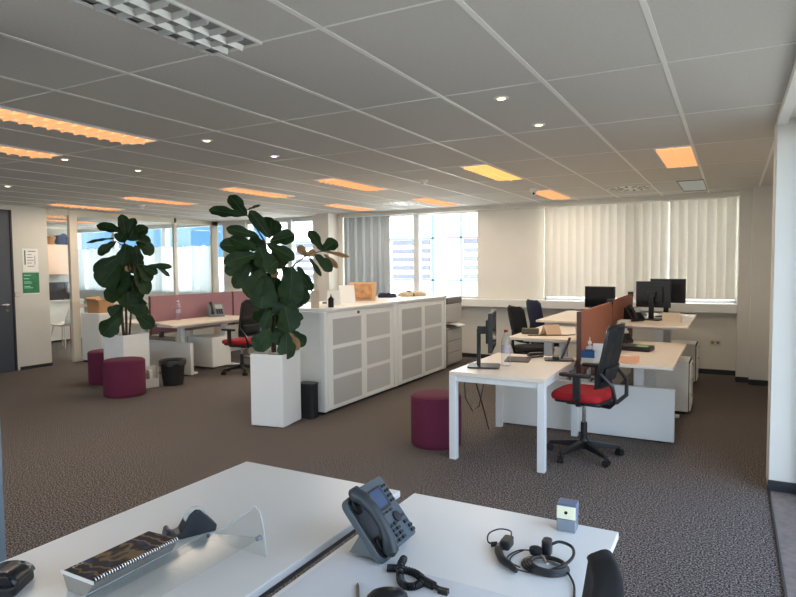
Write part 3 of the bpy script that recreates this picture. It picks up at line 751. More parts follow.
def bin_(loc, r0, r1, h, label, bag=False, sq=False):
    t = thing('waste_bin', label, 'waste bin', loc, .15, 'black waste bins')
    if sq: MB().rbox(-r0, r0, -r0*.75, r0*.75, 0, h, .04).build('shell', M_blackm, t, bevel=.004)
    else: MB().lathe([(.001, 0), (r0, 0), (r1, h), (r1+.008, h+.004), (r1-.004, h), (r0-.006, .01), (.001, .012)], n=28).build('shell', M_blackm, t)
    if sq: MB().rbox(-r0-.005, r0+.005, -r0*.75-.005, r0*.75+.005, h, h+.014, .04).build('rim', M_black, t, bevel=.003)
    if bag:
        rr = random.Random(2)
        MB().grid(lambda u, v: ((r1+[-.01, .012, .016, .012][round(v*3)])*math.cos(2*PI*u), (r1+[-.01, .012, .016, .012][round(v*3)])*math.sin(2*PI*u), h+[-.01, .012, -.01, -.05-.02*math.sin(u*40)][round(v*3)]), 36, 4, True).build('liner_bag', mat('bin_bag', (58, 56, 56), .35), t)
bin_((-6.74, 5.86, 0), .13, .165, .335, 'black round waste bin with a bag liner by the low white panel', True)
bin_((-3.95, 5.22, 0), .095, 0, .36, 'black square-sided waste bin between the planter and the cabinets', False, True)
t = thing('paper_box', 'white open paper box with folders on the floor beside the left planter', 'box', (-6.88, 5.56, 0), -.35)
bx = MB().box(-.05, .05, -.13, .13, 0, .008)
for a in ((-.05, -.044, -.13, .13), (.044, .05, -.13, .13)): bx.box(*a, 0, .28 if a[0] < 0 else .12)
bx.box(-.05, .05, -.13, -.124, 0, .2).box(-.05, .05, .124, .13, 0, .26)
bx.build('shell', M_wallgrey, t)
for k, c in enumerate(((210, 205, 196), (120, 110, 100), (225, 220, 210))): MB().box(-.038, .038, -.1+k*.055, -.06+k*.055, .01, .17+.03*k).build('folder', mat('folder_%d' % k, c, .6), t)

def planter(loc, rz, s, h, label):
    t = thing('white_planter', label, 'planter', loc, rz, 'tall white square planters')
    wl_ = .014
    MB().box(-s/2, s/2, -s/2, -s/2+wl_, .01, h).box(-s/2, s/2, s/2-wl_, s/2, .01, h).box(-s/2, -s/2+wl_, -s/2+wl_, s/2-wl_, .01, h).box(s/2-wl_, s/2, -s/2+wl_, s/2-wl_, .01, h).box(-s/2+wl_, s/2-wl_, -s/2+wl_, s/2-wl_, .01, .05).build('pot', M_white, t, bevel=.003)
    MB().box(-s/2+.02, s/2-.02, -s/2+.02, s/2-.02, 0, .012).build('base', M_black, t)
    MB().grid(lambda u, v: ((u-.5)*(s-2*wl_-.002), (v-.5)*(s-2*wl_-.002), h-.05+.012*math.sin(u*9)*math.cos(v*8)), 10, 10).build('soil', M_soil, t)
P2 = (-4.105, 4.885); P1 = (-7.25, 5.53)
planter((P2[0], P2[1], 0), .17, .37, .735, 'white square planter in the middle under the large-leaved plant')
planter((P1[0], P1[1], 0), 0, .41, .715, 'white square planter on the left behind the burgundy stools')

# ---- fiddle-leaf figs: leaves are given in the plane facing the room, with depth spread
def fig(base, leaves, stems, label, view, scale, pot_h):
    t = thing('potted_fig_plant', label, 'plant', (base[0], base[1], pot_h))
    e1 = Vector((math.cos(view), math.sin(view), 0)); e2 = Vector((-math.sin(view), math.cos(view), 0)); ez = Vector((0, 0, 1))
    rnd = random.Random(11)
    def W(p): return e1*p[0]+ez*p[1]+e2*p[2]
    fo, dry, ve = MB(), MB(), MB()
    for lf in leaves:
        (bx_, by_, tx, ty, wd), kind = lf[:5], (lf[5] if len(lf) > 5 else 0)
        dep = lf[6] if len(lf) > 6 else rnd.uniform(-.17, .17)
        b = W((bx_, by_, dep*.6)); tip = W((tx, ty, dep))
        d = tip-b; ln = d.length; d.normalize()
        nrm = (-e2*rnd.uniform(.75, 1)+ez*rnd.uniform(0, .6)+e1*rnd.uniform(-.4, .4))
        nrm = (nrm-d*nrm.dot(d)).normalized(); sd = d.cross(nrm)
        nu, nv = 9, 12
        bend = rnd.uniform(.05, .16)
        ph = rnd.uniform(0, 6)
        def S(u, v):
            q = 2*u-1
            k_ = 2*max(.012, min(.995, v))**1.45-1
            prof = math.sqrt(max(.001, 1-k_*k_))*(1-.2*math.exp(-((v-.36)/.13)**2))
            hw = wd*.52*prof*(1+.05*math.sin(v*15+ph+q*2))
            z = -bend*ln*v*v+.2*hw*abs(q)**1.5+.02*ln*math.sin(v*19+q*2+ph)*abs(q)
            return b+d*(ln*v)+sd*(q*hw)+nrm*(z)
        (dry if kind else fo).grid(S, nu, nv)
        ve.tube([S(.5, k/7)+nrm*.002 for k in range(8)], [.0032]*4+[.0022]*3+[.001], 5)
    MB.build(fo, 'foliage', M_leaf, t)
    if dry.v: dry.build('dry_leaves', M_leafd, t)
    ve.build('leaf_veins', M_vein, t)
    st = MB()
    for s_ in stems:
        st.tube([W((p[0]*(1 if p[1] > 0 else .6), max(p[1], -.034), p[2])) for p in s_[0]], [s_[1]*(1-.5*k/(len(s_[0])-1)) for k in range(len(s_[0]))], 8)
    st.build('stems', M_stem, t)
def conv(c, crop, ox, oy, sc):   # sketch coordinates -> metres in the plant's own plane
    k, x0, y0 = crop
    f = lambda x, y: ((x/k+x0-ox)*sc, (oy-(y/k+y0))*sc)
    out = []
    for q in c:
        a = f(q[0], q[1]); b = f(q[2], q[3]); out.append((a[0], a[1], b[0], b[1], q[4]/k*sc)+tuple(q[5:]))
    return out
cA = (5.307, 215, 190); cB = (5.969, 215, 270)
L2 = conv([(200, 168, 118, 60, 74), (192, 168, 18, 138, 62), (205, 140, 268, 112, 16), (320, 285, 218, 142, 66, 0, -.05), (262, 275, 104, 235, 58),
  (325, 275, 290, 165, 90, 0, .1), (325, 270, 365, 185, 70, 0, .12), (315, 300, 446, 262, 84), (240, 335, 62, 310, 84), (255, 345, 118, 280, 74), (300, 312, 442, 392, 74, 0, -.1),
  (220, 395, 76, 462, 80), (218, 412, 122, 543, 84), (252, 365, 84, 408, 76), (300, 330, 200, 300, 90, 0, 0), (330, 330, 390, 440, 100, 0, .1), (260, 330, 300, 440, 110, 0, -.12), (220, 380, 290, 470, 110, 0, .05),
  (590, 352, 526, 238, 66, 0, .0), (590, 352, 672, 290, 76, 0, .06), (600, 352, 738, 380, 24, 1, -.02), (548, 368, 640, 456, 68, 0, -.06), (600, 368, 680, 440, 36, 1, .05),
  (512, 382, 462, 322, 46, 1, .02), (505, 378, 552, 350, 40, 1, -.03), (518, 380, 584, 486, 26, 0, 0), (458, 428, 532, 565, 56, 0, .02), (320, 460, 350, 480, 50, 1, -.1)], cA, 278, 357, .01024)
L2 += conv([(320, 20, 232, 190, 150, 0, -.1), (330, 60, 300, 250, 170, 0, -.16), (380, 60, 370, 250, 150, 0, .0), (480, 10, 470, 240, 160, 0, -.12), (440, 60, 530, 250, 150, 0, -.05), (520, 100, 560, 240, 90, 0, .05),
  (450, 180, 430, 310, 150, 0, -.1), (430, 250, 470, 390, 150, 0, -.15), (420, 290, 550, 318, 60, 0, .05), (352, 262, 308, 372, 74, 0, -.12), (345, 370, 268, 492, 112, 0, -.18), (395, 360, 410, 470, 110, 0, -.15),
  (440, 395, 440, 542, 104, 0, -.22), (470, 390, 545, 480, 84, 0, -.1), (450, 395, 510, 500, 60, 1, -.12), (360, 300, 330, 440, 80, 0, .1), (390, 200, 400, 300, 120, 0, .1), (300, 100, 420, 220, 150, 0, .12), (260, 40, 330, 160, 140, 0, .14)], cB, 278, 357, .01024)
rf = random.Random(21)
for k in range(16):
    x = rf.uniform(-.2, .2); y = rf.uniform(.22, .95); a = -PI/2+rf.uniform(-.9, .9); l_ = rf.uniform(.2, .28)
    (L2.append if k < 11 else (lambda q: 0))((x*.4, y, x*.4+l_*math.cos(a)+x*.5, y+l_*math.sin(a)*.8, rf.uniform(.13, .19), 0, rf.choice((-1, 1))*rf.uniform(.03, .2)))
f2 = lambda x, y, k, x0, y0: ((x/k+x0-278)*.01024, (357-(y/k+y0))*.01024)
def st2(pts, crop, dep=None): return [(f2(x, y, *crop)[0], f2(x, y, *crop)[1], (dep or [0]*9)[i]) for i, (x, y) in enumerate(pts)]
fig(P2, L2, [(st2([(352, 520), (350, 380), (352, 250), (330, 100), (310, 0)], cB), .016), (st2([(372, 520), (374, 380), (378, 260), (420, 100), (440, 0)], cB), .014),
   (st2([(310, 420), (290, 300), (230, 200), (200, 160)], cA), .011), (st2([(430, 440), (445, 420), (500, 378), (555, 358), (595, 352)], cA), .009)],
   'large-leaved fig plant in the middle planter with a side branch of browned leaves', YAW*-1+.2, .01024, .735)
cC = (4.26, 80, 205)
L1 = conv([(205, 125, 92, 92, 48), (208, 150, 192, 52, 50), (212, 130, 238, 68, 46), (215, 140, 290, 100, 52), (205, 120, 176, 165, 62, 0, -.1), (235, 110, 215, 160, 60, 0, -.05), (162, 150, 48, 162, 15), (165, 165, 92, 216, 44), (235, 150, 302, 158, 48), (240, 165, 312, 212, 66),
  (180, 225, 66, 292, 60), (205, 175, 186, 265, 64, 0, -.1), (175, 255, 100, 350, 110, 0, -.12), (205, 265, 150, 372, 120, 0, -.15), (230, 265, 288, 388, 66, 0, -.1), (250, 268, 300, 332, 52), (265, 272, 325, 300, 40), (285, 268, 382, 272, 28), (320, 272, 376, 314, 22),
  (190, 365, 116, 405, 76, 0, -.1), (205, 375, 205, 445, 84, 0, -.12), (180, 435, 134, 478, 64, 0, -.1), (175, 478, 104, 556, 80, 0, -.18), (200, 448, 284, 470, 62, 0, -.1), (235, 468, 300, 532, 62, 0, -.15), (240, 385, 236, 455, 76, 0, 0), (240, 180, 246, 262, 52),
  (210, 200, 240, 300, 80, 0, .1), (190, 300, 235, 400, 90, 0, .1), (200, 270, 215, 290, 24, 1, -.16), (180, 200, 215, 255, 60, 0, .08), (215, 340, 250, 420, 70, 0, .05), (175, 350, 150, 420, 80, 0, .08)], cC, 125, 336, .01353)
for k in range(16):
    x = rf.uniform(-.22, .22); y = rf.uniform(.3, 1.25); a = -PI/2+rf.uniform(-1, 1); l_ = rf.uniform(.2, .28)
    (L1.append if k < 6 else (lambda q: 0))((x*.4, y, x*.4+l_*math.cos(a)+x*.5, y+l_*math.sin(a)*.8, rf.uniform(.13, .2), 0, rf.choice((-1, 1))*rf.uniform(.03, .2)))
f1 = lambda x, y: ((x/4.26+80-125)*.01353, (336-(y/4.26+205))*.01353)
def st1(pts): return [(f1(x, y)[0], f1(x, y)[1], 0) for x, y in pts]
fig(P1, L1, [(st1([(176, 575), (176, 470), (185, 330), (195, 200), (200, 120)]), .02), (st1([(194, 575), (194, 460), (205, 330), (215, 240)]), .017), (st1([(212, 575), (212, 480), (225, 330), (245, 260), (290, 270)]), .015), (st1([(200, 190), (180, 175), (160, 160)]), .009)],
   'large-leaved fig plant in the left planter before the glass partition', .86, .01353, .715)

# ---- box on a cabinet by the partition
t = thing('storage_cabinet', 'plain white low cabinet by the partition holding the cardboard box', 'cabinet', (-9.57, 6.9, 0))
MB().box(-.24, .24, -.3, .3, .03, .84).build('body', M_cab, t, bevel=.004)
MB().box(.24, .256, -.29, .29, .04, .83).build('door', M_cab, t, bevel=.003)
MB().box(-.22, .22, -.28, .28, 0, .03).build('plinth', M_blackm, t)
t = thing('cardboard_box', 'open brown cardboard box on the low white cabinet', 'box', (-9.58, 6.82, .841), .1)
t.scale = (.78, .72, .85)
cb = MB().box(-.17, .17, -.22, .22, 0, .008).box(-.17, -.162, -.22, .22, 0, .24).box(.162, .17, -.22, .22, 0, .24).box(-.17, .17, -.22, -.212, 0, .24).box(-.17, .17, .212, .22, 0, .24)
cb.build('shell', M_card, t, smooth=False)
fl = MB().prism([(-.17, -.22, .24), (.17, -.22, .24), (.17, -.32, .29), (-.17, -.32, .29)], (0, .002, .004)).prism([(-.17, .22, .24), (.17, .22, .24), (.17, .33, .21), (-.17, .33, .21)], (0, .002, .004)).prism([(-.17, -.2, .24), (-.17, .2, .24), (-.24, .2, .31), (-.24, -.2, .31)], (.003, 0, .003))
fl.build('flap', mat('cardboard_light', (196, 152, 110), .8, noise=.05), t, smooth=False)

# ---- kitchen behind the glass
t = thing('wall_cabinet', 'salmon-white wall cupboard in the kitchen behind the glass', 'cabinet', (-13.2, 7.95, 1.47))
MB().box(-.19, .17, -.75, .75, 0, .66).build('body', M_pink, t, bevel=.004)
for k in (-1, 1): MB().box(.17, .188, (-.745 if k < 0 else .005), (-.005 if k < 0 else .745), .005, .655).build('door', M_pink, t, bevel=.003)
t = thing('kitchen_counter', 'white kitchen counter behind the glass under the coffee machine', 'counter', (-13.1, 7.75, 0))
MB().box(-.29, .29, -.95, .95, .05, .88).build('body', M_cab, t, bevel=.004)
MB().box(-.29, .33, -.96, .96, .88, .92).build('worktop', M_white, t, bevel=.004)
t = thing('coffee_machine', 'black coffee machine with silver spout on the kitchen counter', 'coffee machine', (-13.1, 8.22, .921))
MB().box(-.2, .2, -.3, .3, 0, .38).build('body', M_black, t, bevel=.02)
MB().cyl((.24, .14, .16), (.24, .14, .38), .06).box(.18, .26, .1, .18, .3, .38).build('spout', M_chrome, t)
MB().box(.2, .3, .02, .26, 0, .03).build('drip_tray', M_dark, t, bevel=.005)
t = thing('wicker_basket', 'tan wicker basket on top of the kitchen wall cupboard', 'basket', (-13.15, 8.1, 2.131))
MB().lathe([(.001, 0), (.14, 0), (.19, .16), (.2, .17), (.18, .16), (.13, .02), (.001, .02)]).build('bowl', mat('wicker', (170, 124, 78), .8, noise=.3, nscale=60), t)
t = thing('blue_pot', 'dark blue cooking pot on top of the kitchen wall cupboard', 'pot', (-13.15, 8.5, 2.131))
MB().lathe([(.001, 0), (.16, 0), (.19, .06), (.19, .19), (.2, .2), (.06, .225), (.03, .25), (.001, .255)]).build('body', mat('blue_enamel', (34, 54, 110), .3), t)
for s_ in (-1, 1): MB().tube([(.18, s_*.06, .14), (.23, s_*.05, .15), (.23, -s_*.0, .15), (.19, 0, .14)], .012, 6).build('handle', M_navy, t)
def shell_chair(loc, rz, label):
    t = thing('shell_chair', label, 'chair', loc, rz, 'white kitchen chairs')
    def sh(u, v):
        q = 2*u-1; w_ = .22*(1-.25*max(0, v-.7)/.3)
        if v < .5: y, z = .2-.4*v/.5, .46-.02*math.sin(v*6.28)
        else: y, z = -.2-.08*(v-.5)/.5, .46+.36*(v-.5)/.5
        return (q*w_, y, z+.05*q*q*(1-v))
    MB().grid(sh, 9, 12).build('seat_shell', mat('white_plastic', (236, 234, 228), .4), t, thick=.012)
    for sx in (-1, 1):
        for sy in (-1, 1): MB().cyl((sx*.12, sy*.12, .45), (sx*.21, sy*.2, 0), .014, .011, 8).build('leg', mat('white_plastic', (236, 234, 228), .4), t)
shell_chair((-11.9, 7.62, 0), 1.9, 'white shell chair in the kitchen, beside the partition post')
shell_chair((-11.82, 6.95, 0), 1.2, 'white shell chair in the kitchen, cut off by the poster wall')
t = thing('kitchen_table', 'small white kitchen table above the shell chairs behind the glass', 'table', (-12.44, 7.3, 0))
MB().lathe([(.001, .72), (.3, .72), (.3, .745), (.001, .745)]).build('table_top', M_white, t)
MB().cyl((0, 0, .02), (0, 0, .72), .03).lathe([(.001, 0), (.22, 0), (.22, .012), (.04, .03), (.001, .03)]).build('pedestal', M_wmetal, t)
t = thing('red_fire_extinguisher', 'red canister standing on the kitchen floor beside the post', 'canister', (-12.35, 8.15, 0))
MB().lathe([(.001, 0), (.08, 0), (.085, .02), (.085, .42), (.05, .5), (.02, .52), (.001, .52)]).build('cylinder', mat('red_enamel', (178, 26, 26), .35), t)
MB().box(-.02, .02, -.05, .03, .52, .57).build('valve', M_black, t, bevel=.005)

# ---- things on the left partition wall
def sheet(y0, y1, z0, z1, m, label, name, marks, cat):
    t = thing(name, label, cat, (XL+.004, 0, 0))
    MB().box(0, .002, y0, y1, z0, z1).build('sheet', m, t, smooth=False)
    for (a, b, c, d_, mm) in marks:
        MB().box(.002, .0028, y0+(y1-y0)*a, y0+(y1-y0)*b, z0+(z1-z0)*c, z0+(z1-z0)*d_).build('print', mm, t, smooth=False)
M_ink = mat('ink', (120, 122, 126), .7); M_dgreen = mat('green_ink', (38, 96, 66), .6); M_lgreen = mat('pale_green_ink', (150, 206, 176), .6)
sheet(5.70, 5.95, 1.56, 1.93, M_paper, 'white printed notice pinned above the green poster', 'paper_notice',
      [(.12, .2, .3, .92, M_dgreen), (.35, .85, .86, .9, M_ink), (.3, .6, .72, .75, M_ink), (.3, .65, .6, .63, M_ink), (.3, .7, .48, .51, M_ink), (.3, .6, .36, .39, M_ink), (.3, .75, .22, .25, M_ink), (.75, .82, .3, .7, mat('ink_light', (176, 178, 182), .7))], 'notice')
sheet(5.69, 5.955, 1.2, 1.545, mat('green_poster', (28, 120, 74), .4, noise=.25, nscale=5), 'green poster below the white notice beside the dark door', 'green_poster',
      [(0, 1, 0, .05, M_paper), (.08, .5, .86, .9, M_lgreen), (.08, .4, .7, .74, M_lgreen), (.08, .5, .56, .59, M_lgreen), (.08, .55, .5, .53, M_lgreen), (.08, .45, .34, .38, M_lgreen), (.08, .6, .28, .31, M_lgreen), (.45, .55, .01, .04, M_ink)], 'poster')
t = thing('light_switch', 'pale double light switch between the dark door and green poster', 'switch', (XL, 5.6, 1.2))
MB().box(0, .012, -.04, .04, -.04, .04).build('plate', mat('switch_plate', (196, 176, 158), .5), t, bevel=.003)
MB().box(.012, .018, -.028, .028, -.028, .028).build('rocker', M_wallgrey, t, bevel=.002)
t = thing('wall_socket', 'double wall socket low beside the far drawer unit', 'socket', (-.2, YB, .46))
MB().box(-.075, .075, -.012, 0, -.04, .04).build('plate', mat('socket_plate', (214, 200, 178), .5), t, bevel=.003)
MB().cyl((-.035, -.0125, 0), (-.035, -.0132, 0), .02).cyl((.035, -.0125, 0), (.035, -.0132, 0), .02).build('outlet', M_ink, t)

# ---- items on the table and right bench
def monitor(loc, rz, w, h, z, label, group='black flat monitors', so=.0):
    """screen faces +Y in local space; z is the screen's lower edge above the base"""
    t = thing('flat_monitor', label, 'monitor', loc, rz, group)
    MB().box(-w/2, w/2, -.018, .018, z, z+h).box(-w*.3, w*.3, -.045, -.018, z+h*.2, z+h*.8).build('housing', M_black, t, bevel=.006)
    MB().box(-w/2+.012, w/2-.012, .018, .02, z+.016, z+h-.012).build('screen', M_screen, t, smooth=False)
    MB().box(-.03, .03, -.085-so, -.055-so, .01, z+h*.55).box(-.05, .05, -.08-so, -.04, z+h*.42, z+h*.62).build('stand_column', M_black, t, bevel=.006)
    MB().rbox(-.12, .12, -.16-so, .08-so*.3, 0, .014, .03).build('foot', M_black, t, bevel=.004)
    return t
monitor((-1.8, 4.98, .735), -PI/2+.28, .5, .33, .15, 'edge-on black monitor on the plain white table', so=.045)
monitor((-.85, 8.12, .92), -.2, .41, .32, .15, 'black monitor showing its back and stand on the raised right desk')
monitor((-.73, 8.62, .92), -.15, .43, .31, .18, 'black monitor behind the other, nearest the closed blinds')
monitor((-1.6, 8.75, .92), PI-.3, .44, .3, .08, 'black monitor beyond the brown screens on the far pale desk')
def bottle(loc, h, r, label, capm):
    t = thing('water_bottle', label, 'bottle', loc, 0, 'clear plastic water bottles')
    pr = [(.001, 0), (r*.9, .002), (r, .012)]
    for k in range(5): pr += [(r, .03+k*h*.1), (r*.94, .03+k*h*.1+h*.045)]
    pr += [(r, h*.6), (r*.95, h*.7), (r*.55, h*.84), (r*.36, h*.9), (r*.36, h*.93)]
    MB().lathe(pr, n=24).build('body', M_bottle, t)
    MB().lathe([(r*1.005, h*.36), (r*1.01, h*.37), (r*1.01, h*.55), (r*1.005, h*.56)], n=24).build('label_band', mat('label_film', (196, 186, 200), .4, alpha=.55), t)
    MB().cyl((0, 0, h*.93), (0, 0, h), r*.42, n=16).build('cap', capm, t)
bottle((-1.71, 5.08, .735), .315, .042, 'clear plastic water bottle beside the edge-on monitor', mat('red_cap', (150, 40, 44), .5))
bottle((-7.66, 6.79, .78), .31, .048, 'clear plastic water bottle in front of the mauve screen', mat('pale_cap', (196, 190, 200), .5))
tag(MB().rbox(-.11, .11, -.15, .15, 0, .008, .012).build('document_folder', mat('folder_dark', (62, 52, 50), .6), loc=(-1.72, 5.45, .7352), rz=.2), 'flat dark folder on the plain table behind the bottle', 'folder')
t = thing('desk_stapler', 'black stapler lying on the plain table behind the bottle', 'stapler', (-1.62, 5.66, .735), 1.0)
MB().box(-.09, .09, -.02, .02, 0, .012).build('base', M_black, t, bevel=.004)
MB().prism([(-.09, -.02, .018), (.09, -.02, .022), (.09, -.02, .045), (-.07, -.02, .05)], (0, .04, 0)).build('arm', M_black, t, bevel=.006)
t = thing('tablet_stand', 'black tablet stand with a slanted arm on the plain table by the screen', 'stand', (-1.38, 5.6, .735), .3)
MB().rbox(-.13, .13, -.09, .09, 0, .012, .02).build('base', M_black, t, bevel=.003)
MB().bar((.02, .02, .01), (.1, .06, .2), .025, .012).build('arm', M_black, t)
MB().rbox(-.06, -.0, -.06, .03, .012, .04, .015).build('handset_cradle', M_black, t, bevel=.006)
t = thing('sanitizer_bottle', 'hand sanitizer bottle with blue label against the brown screen', 'bottle', (-1.12, 5.66, .742))
MB().lathe([(.001, 0), (.034, 0), (.036, .01), (.036, .11), (.03, .125), (.012, .135), (.012, .15)], n=20).build('body', mat('clear_gel', (206, 210, 214), .25), t)
MB().lathe([(.0368, .03), (.037, .032), (.037, .1), (.0368, .102)], n=20).build('label_band', mat('dark_label', (60, 66, 80), .5), t)
MB().lathe([(.016, .15), (.016, .17), (.006, .178), (.004, .21), (.001, .212)], n=14).build('nozzle', M_paper, t)
t = thing('wipes_pack', 'blue and white pack standing below the sanitizer bottle', 'pack', (-1.12, 5.585, .742), .1)
MB().box(-.055, .055, -.02, .02, 0, .1).build('box', M_paper, t, bevel=.003)
MB().box(-.056, .056, -.0212, .0212, .035, .1).build('blue_band', mat('blue_print', (28, 92, 156), .5), t, smooth=False)
t = thing('tissue_box', 'salmon tissue box on the near edge of the right white desk', 'box', (-.83, 5.68, .742), -.1)
MB().box(-.12, .12, -.055, .055, 0, .06).build('box', mat('salmon_card', (232, 170, 130), .6), t, bevel=.003)
MB().box(-.06, .06, -.02, .02, .0602, .0612).build('slot', M_paper, t, smooth=False)
tag(MB().prism([(-.05, 0, 0), (.05, 0, 0), (.05, .035, .16), (-.05, .035, .16)], (0, .003, 0)).build('note_card', M_paper, loc=(-1.03, 5.6, .742), rz=.15), 'white note card leaning beside the sanitizer bottle', 'card')
t = thing('phone_dock', 'flat black desk device with a green display on the right white desk', 'device', (-.84, 6.52, .742), -.15)
MB().prism([(-.16, -.1, 0), (.16, -.1, 0), (.16, .1, 0), (-.16, .1, 0)], (0, 0, .05)).build('body', M_black, t, bevel=.015, seg=3)
MB().box(.02, .13, -.09, .01, .05, .053).build('display', mat('green_display', (146, 190, 130), .4), t, bevel=.001)
def desk_phone(loc, rz, label, sc=1, body=M_dark):
    t = thing('desk_telephone', label, 'telephone', loc, rz, 'desk telephones on the benches')
    MB().prism([(-.1*sc, 0, 0), (-.1*sc, .14*sc, 0), (-.1*sc, .13*sc, .16*sc), (-.1*sc, .1*sc, .165*sc), (-.1*sc, -.01*sc, .03*sc)], (.2*sc, 0, 0)).build('body', body, t, bevel=.006)
    M_ = Matrix.Translation((0, .0, .03*sc)) @ Matrix.Rotation(math.radians(50), 4, 'X')
    MB().box(-.01*sc, .085*sc, .09*sc, .155*sc, .008*sc, .016*sc, M_).build('display', mat('pale_display', (176, 182, 178), .3), t, smooth=False)
    k = MB()
    for i in range(3):
        for j in range(4): k.box((-.005+i*.03)*sc, (.015+i*.03)*sc, (.005+j*.02)*sc, (.018+j*.02)*sc, .008*sc, .016*sc, M_)
    k.build('keys', M_black, t, smooth=False)
    MB().tube([M_ @ Vector((-.065*sc, y*sc, z*sc)) for y, z in ((-.01, .03), (.0, .045), (.05, .06), (.11, .06), (.16, .045), (.17, .03))], [.02*sc, .024*sc, .016*sc, .016*sc, .024*sc, .02*sc], 10).build('handset', M_black, t)
desk_phone((-7.53, 7.5, .78), 1.05, 'grey telephone with pale display before the mauve screen', 1.25, mat('phone_light', (120, 128, 134), .4))
desk_phone((-1.0, 7.0, .742), .9, 'dark telephone against the brown screen behind the flat black device', 1.0, M_black)
desk_phone((-.98, 7.78, .92), .9, 'dark telephone on the near corner of the raised right desk', 1.0, M_black)
tag(MB().rbox(-.06, .06, -.14, .14, 0, .03, .02).build('paper_stack', M_paper, loc=(-1.1, 7.52, .92), rz=.0), 'white paper stack on the raised desk edge by the screen', 'paper')
t = thing('cable_bundle', 'tangled grey cables lying behind the monitor stand on the raised desk', 'cables', (-1.06, 8.42, .92))
rr = random.Random(5); c = MB()
for k in range(5):
    c.tube([(rr.uniform(-.1, .1), rr.uniform(-.12, .12), .008+.05*rr.random()*(0 < q < 7)) for q in range(8)], .006, 6)
c.build('cable', mat('blue_grey_cable', (140, 164, 180), .5), t)
t = thing('paper_tray', 'pile of beige papers leaning beside the monitor stand', 'paper', (-.62, 7.9, .92), .2)
for k in range(3): MB().prism([(-.1, -.03+.03*k, 0), (.1, -.03+.03*k, 0), (.1, .05+.03*k, .1), (-.1, .05+.03*k, .1)], (0, .006, 0)).build('sheet', M_kraft, t, smooth=False)
t = thing('white_cup', 'white cup with pens and pink flowers beside the brown screen', 'cup', (-1.34, 6.26, .86))
MB().lathe([(.001, 0), (.036, 0), (.046, .11), (.048, .112), (.043, .108), (.034, .01), (.001, .01)], n=22).build('cup', M_paper, t)
MB().tube([(.044, 0, .085), (.075, 0, .08), (.075, 0, .04), (.04, 0, .03)], .006, 6).build('handle', M_paper, t)
fl = MB()
for k in range(7):
    a = k*.9; fl.lathe([(.001, -.012), (.016, -.004), (.018, .008), (.001, .014)], (.025*math.cos(a), .025*math.sin(a), .13+.012*(k % 3)), 8)
fl.build('flowers', mat('pink_petals', (222, 160, 130), .7), t)
t = thing('tent_card', 'beige folded tent card on the raised pale desk', 'card', (-1.69, 6.5, .86), .95)
MB().prism([(-.1, -.06, 0), (.1, -.06, 0), (.1, 0, .11), (-.1, 0, .11)], (0, .003, 0)).prism([(-.1, .06, 0), (.1, .06, 0), (.1, 0, .11), (-.1, 0, .11)], (0, -.003, 0)).build('card', mat('beige_card', (224, 196, 166), .7), t, smooth=False)
tag(MB().rbox(-.09, .09, -.05, .05, 0, .06, .012).build('hole_punch', mat('olive_box', (84, 76, 58), .6, noise=.2, nscale=40), loc=(-1.915, 6.5, .86), rz=.2, bevel=.008), 'small olive-brown box left of the tent card', 'box')
tag(MB().tube([(-.28, -.1, .006), (-.1, -.03, .008), (.1, .04, .01), (.3, .08, .03)], .006, 6).build('black_cable', M_black, loc=(-1.6, 6.4, .86)), 'black cable lying diagonally on the raised pale desk', 'cable')
# cables below the plain table
tag(MB().tube([(-1.95, 4.72, .64), (-1.95, 4.74, .5), (-1.9, 4.78, .38), (-1.86, 4.82, .42), (-1.84, 4.85, .55), (-1.82, 4.88, .685)], .005, 6).build('monitor_cable', M_black), 'black cable looping below the plain white table', 'cable')
tag(MB().tube([(-2.0, 5.2, .743), (-2.035, 5.22, .746), (-2.06, 5.24, .735), (-2.07, 5.3, .5), (-2.065, 5.5, .2), (-2.06, 5.6, .008)], .006, 6).build('power_cable', M_black), 'black power cable trailing over the left edge of the plain table', 'cable')

# ================================================================== FOREGROUND ITEMS
Z = .7402
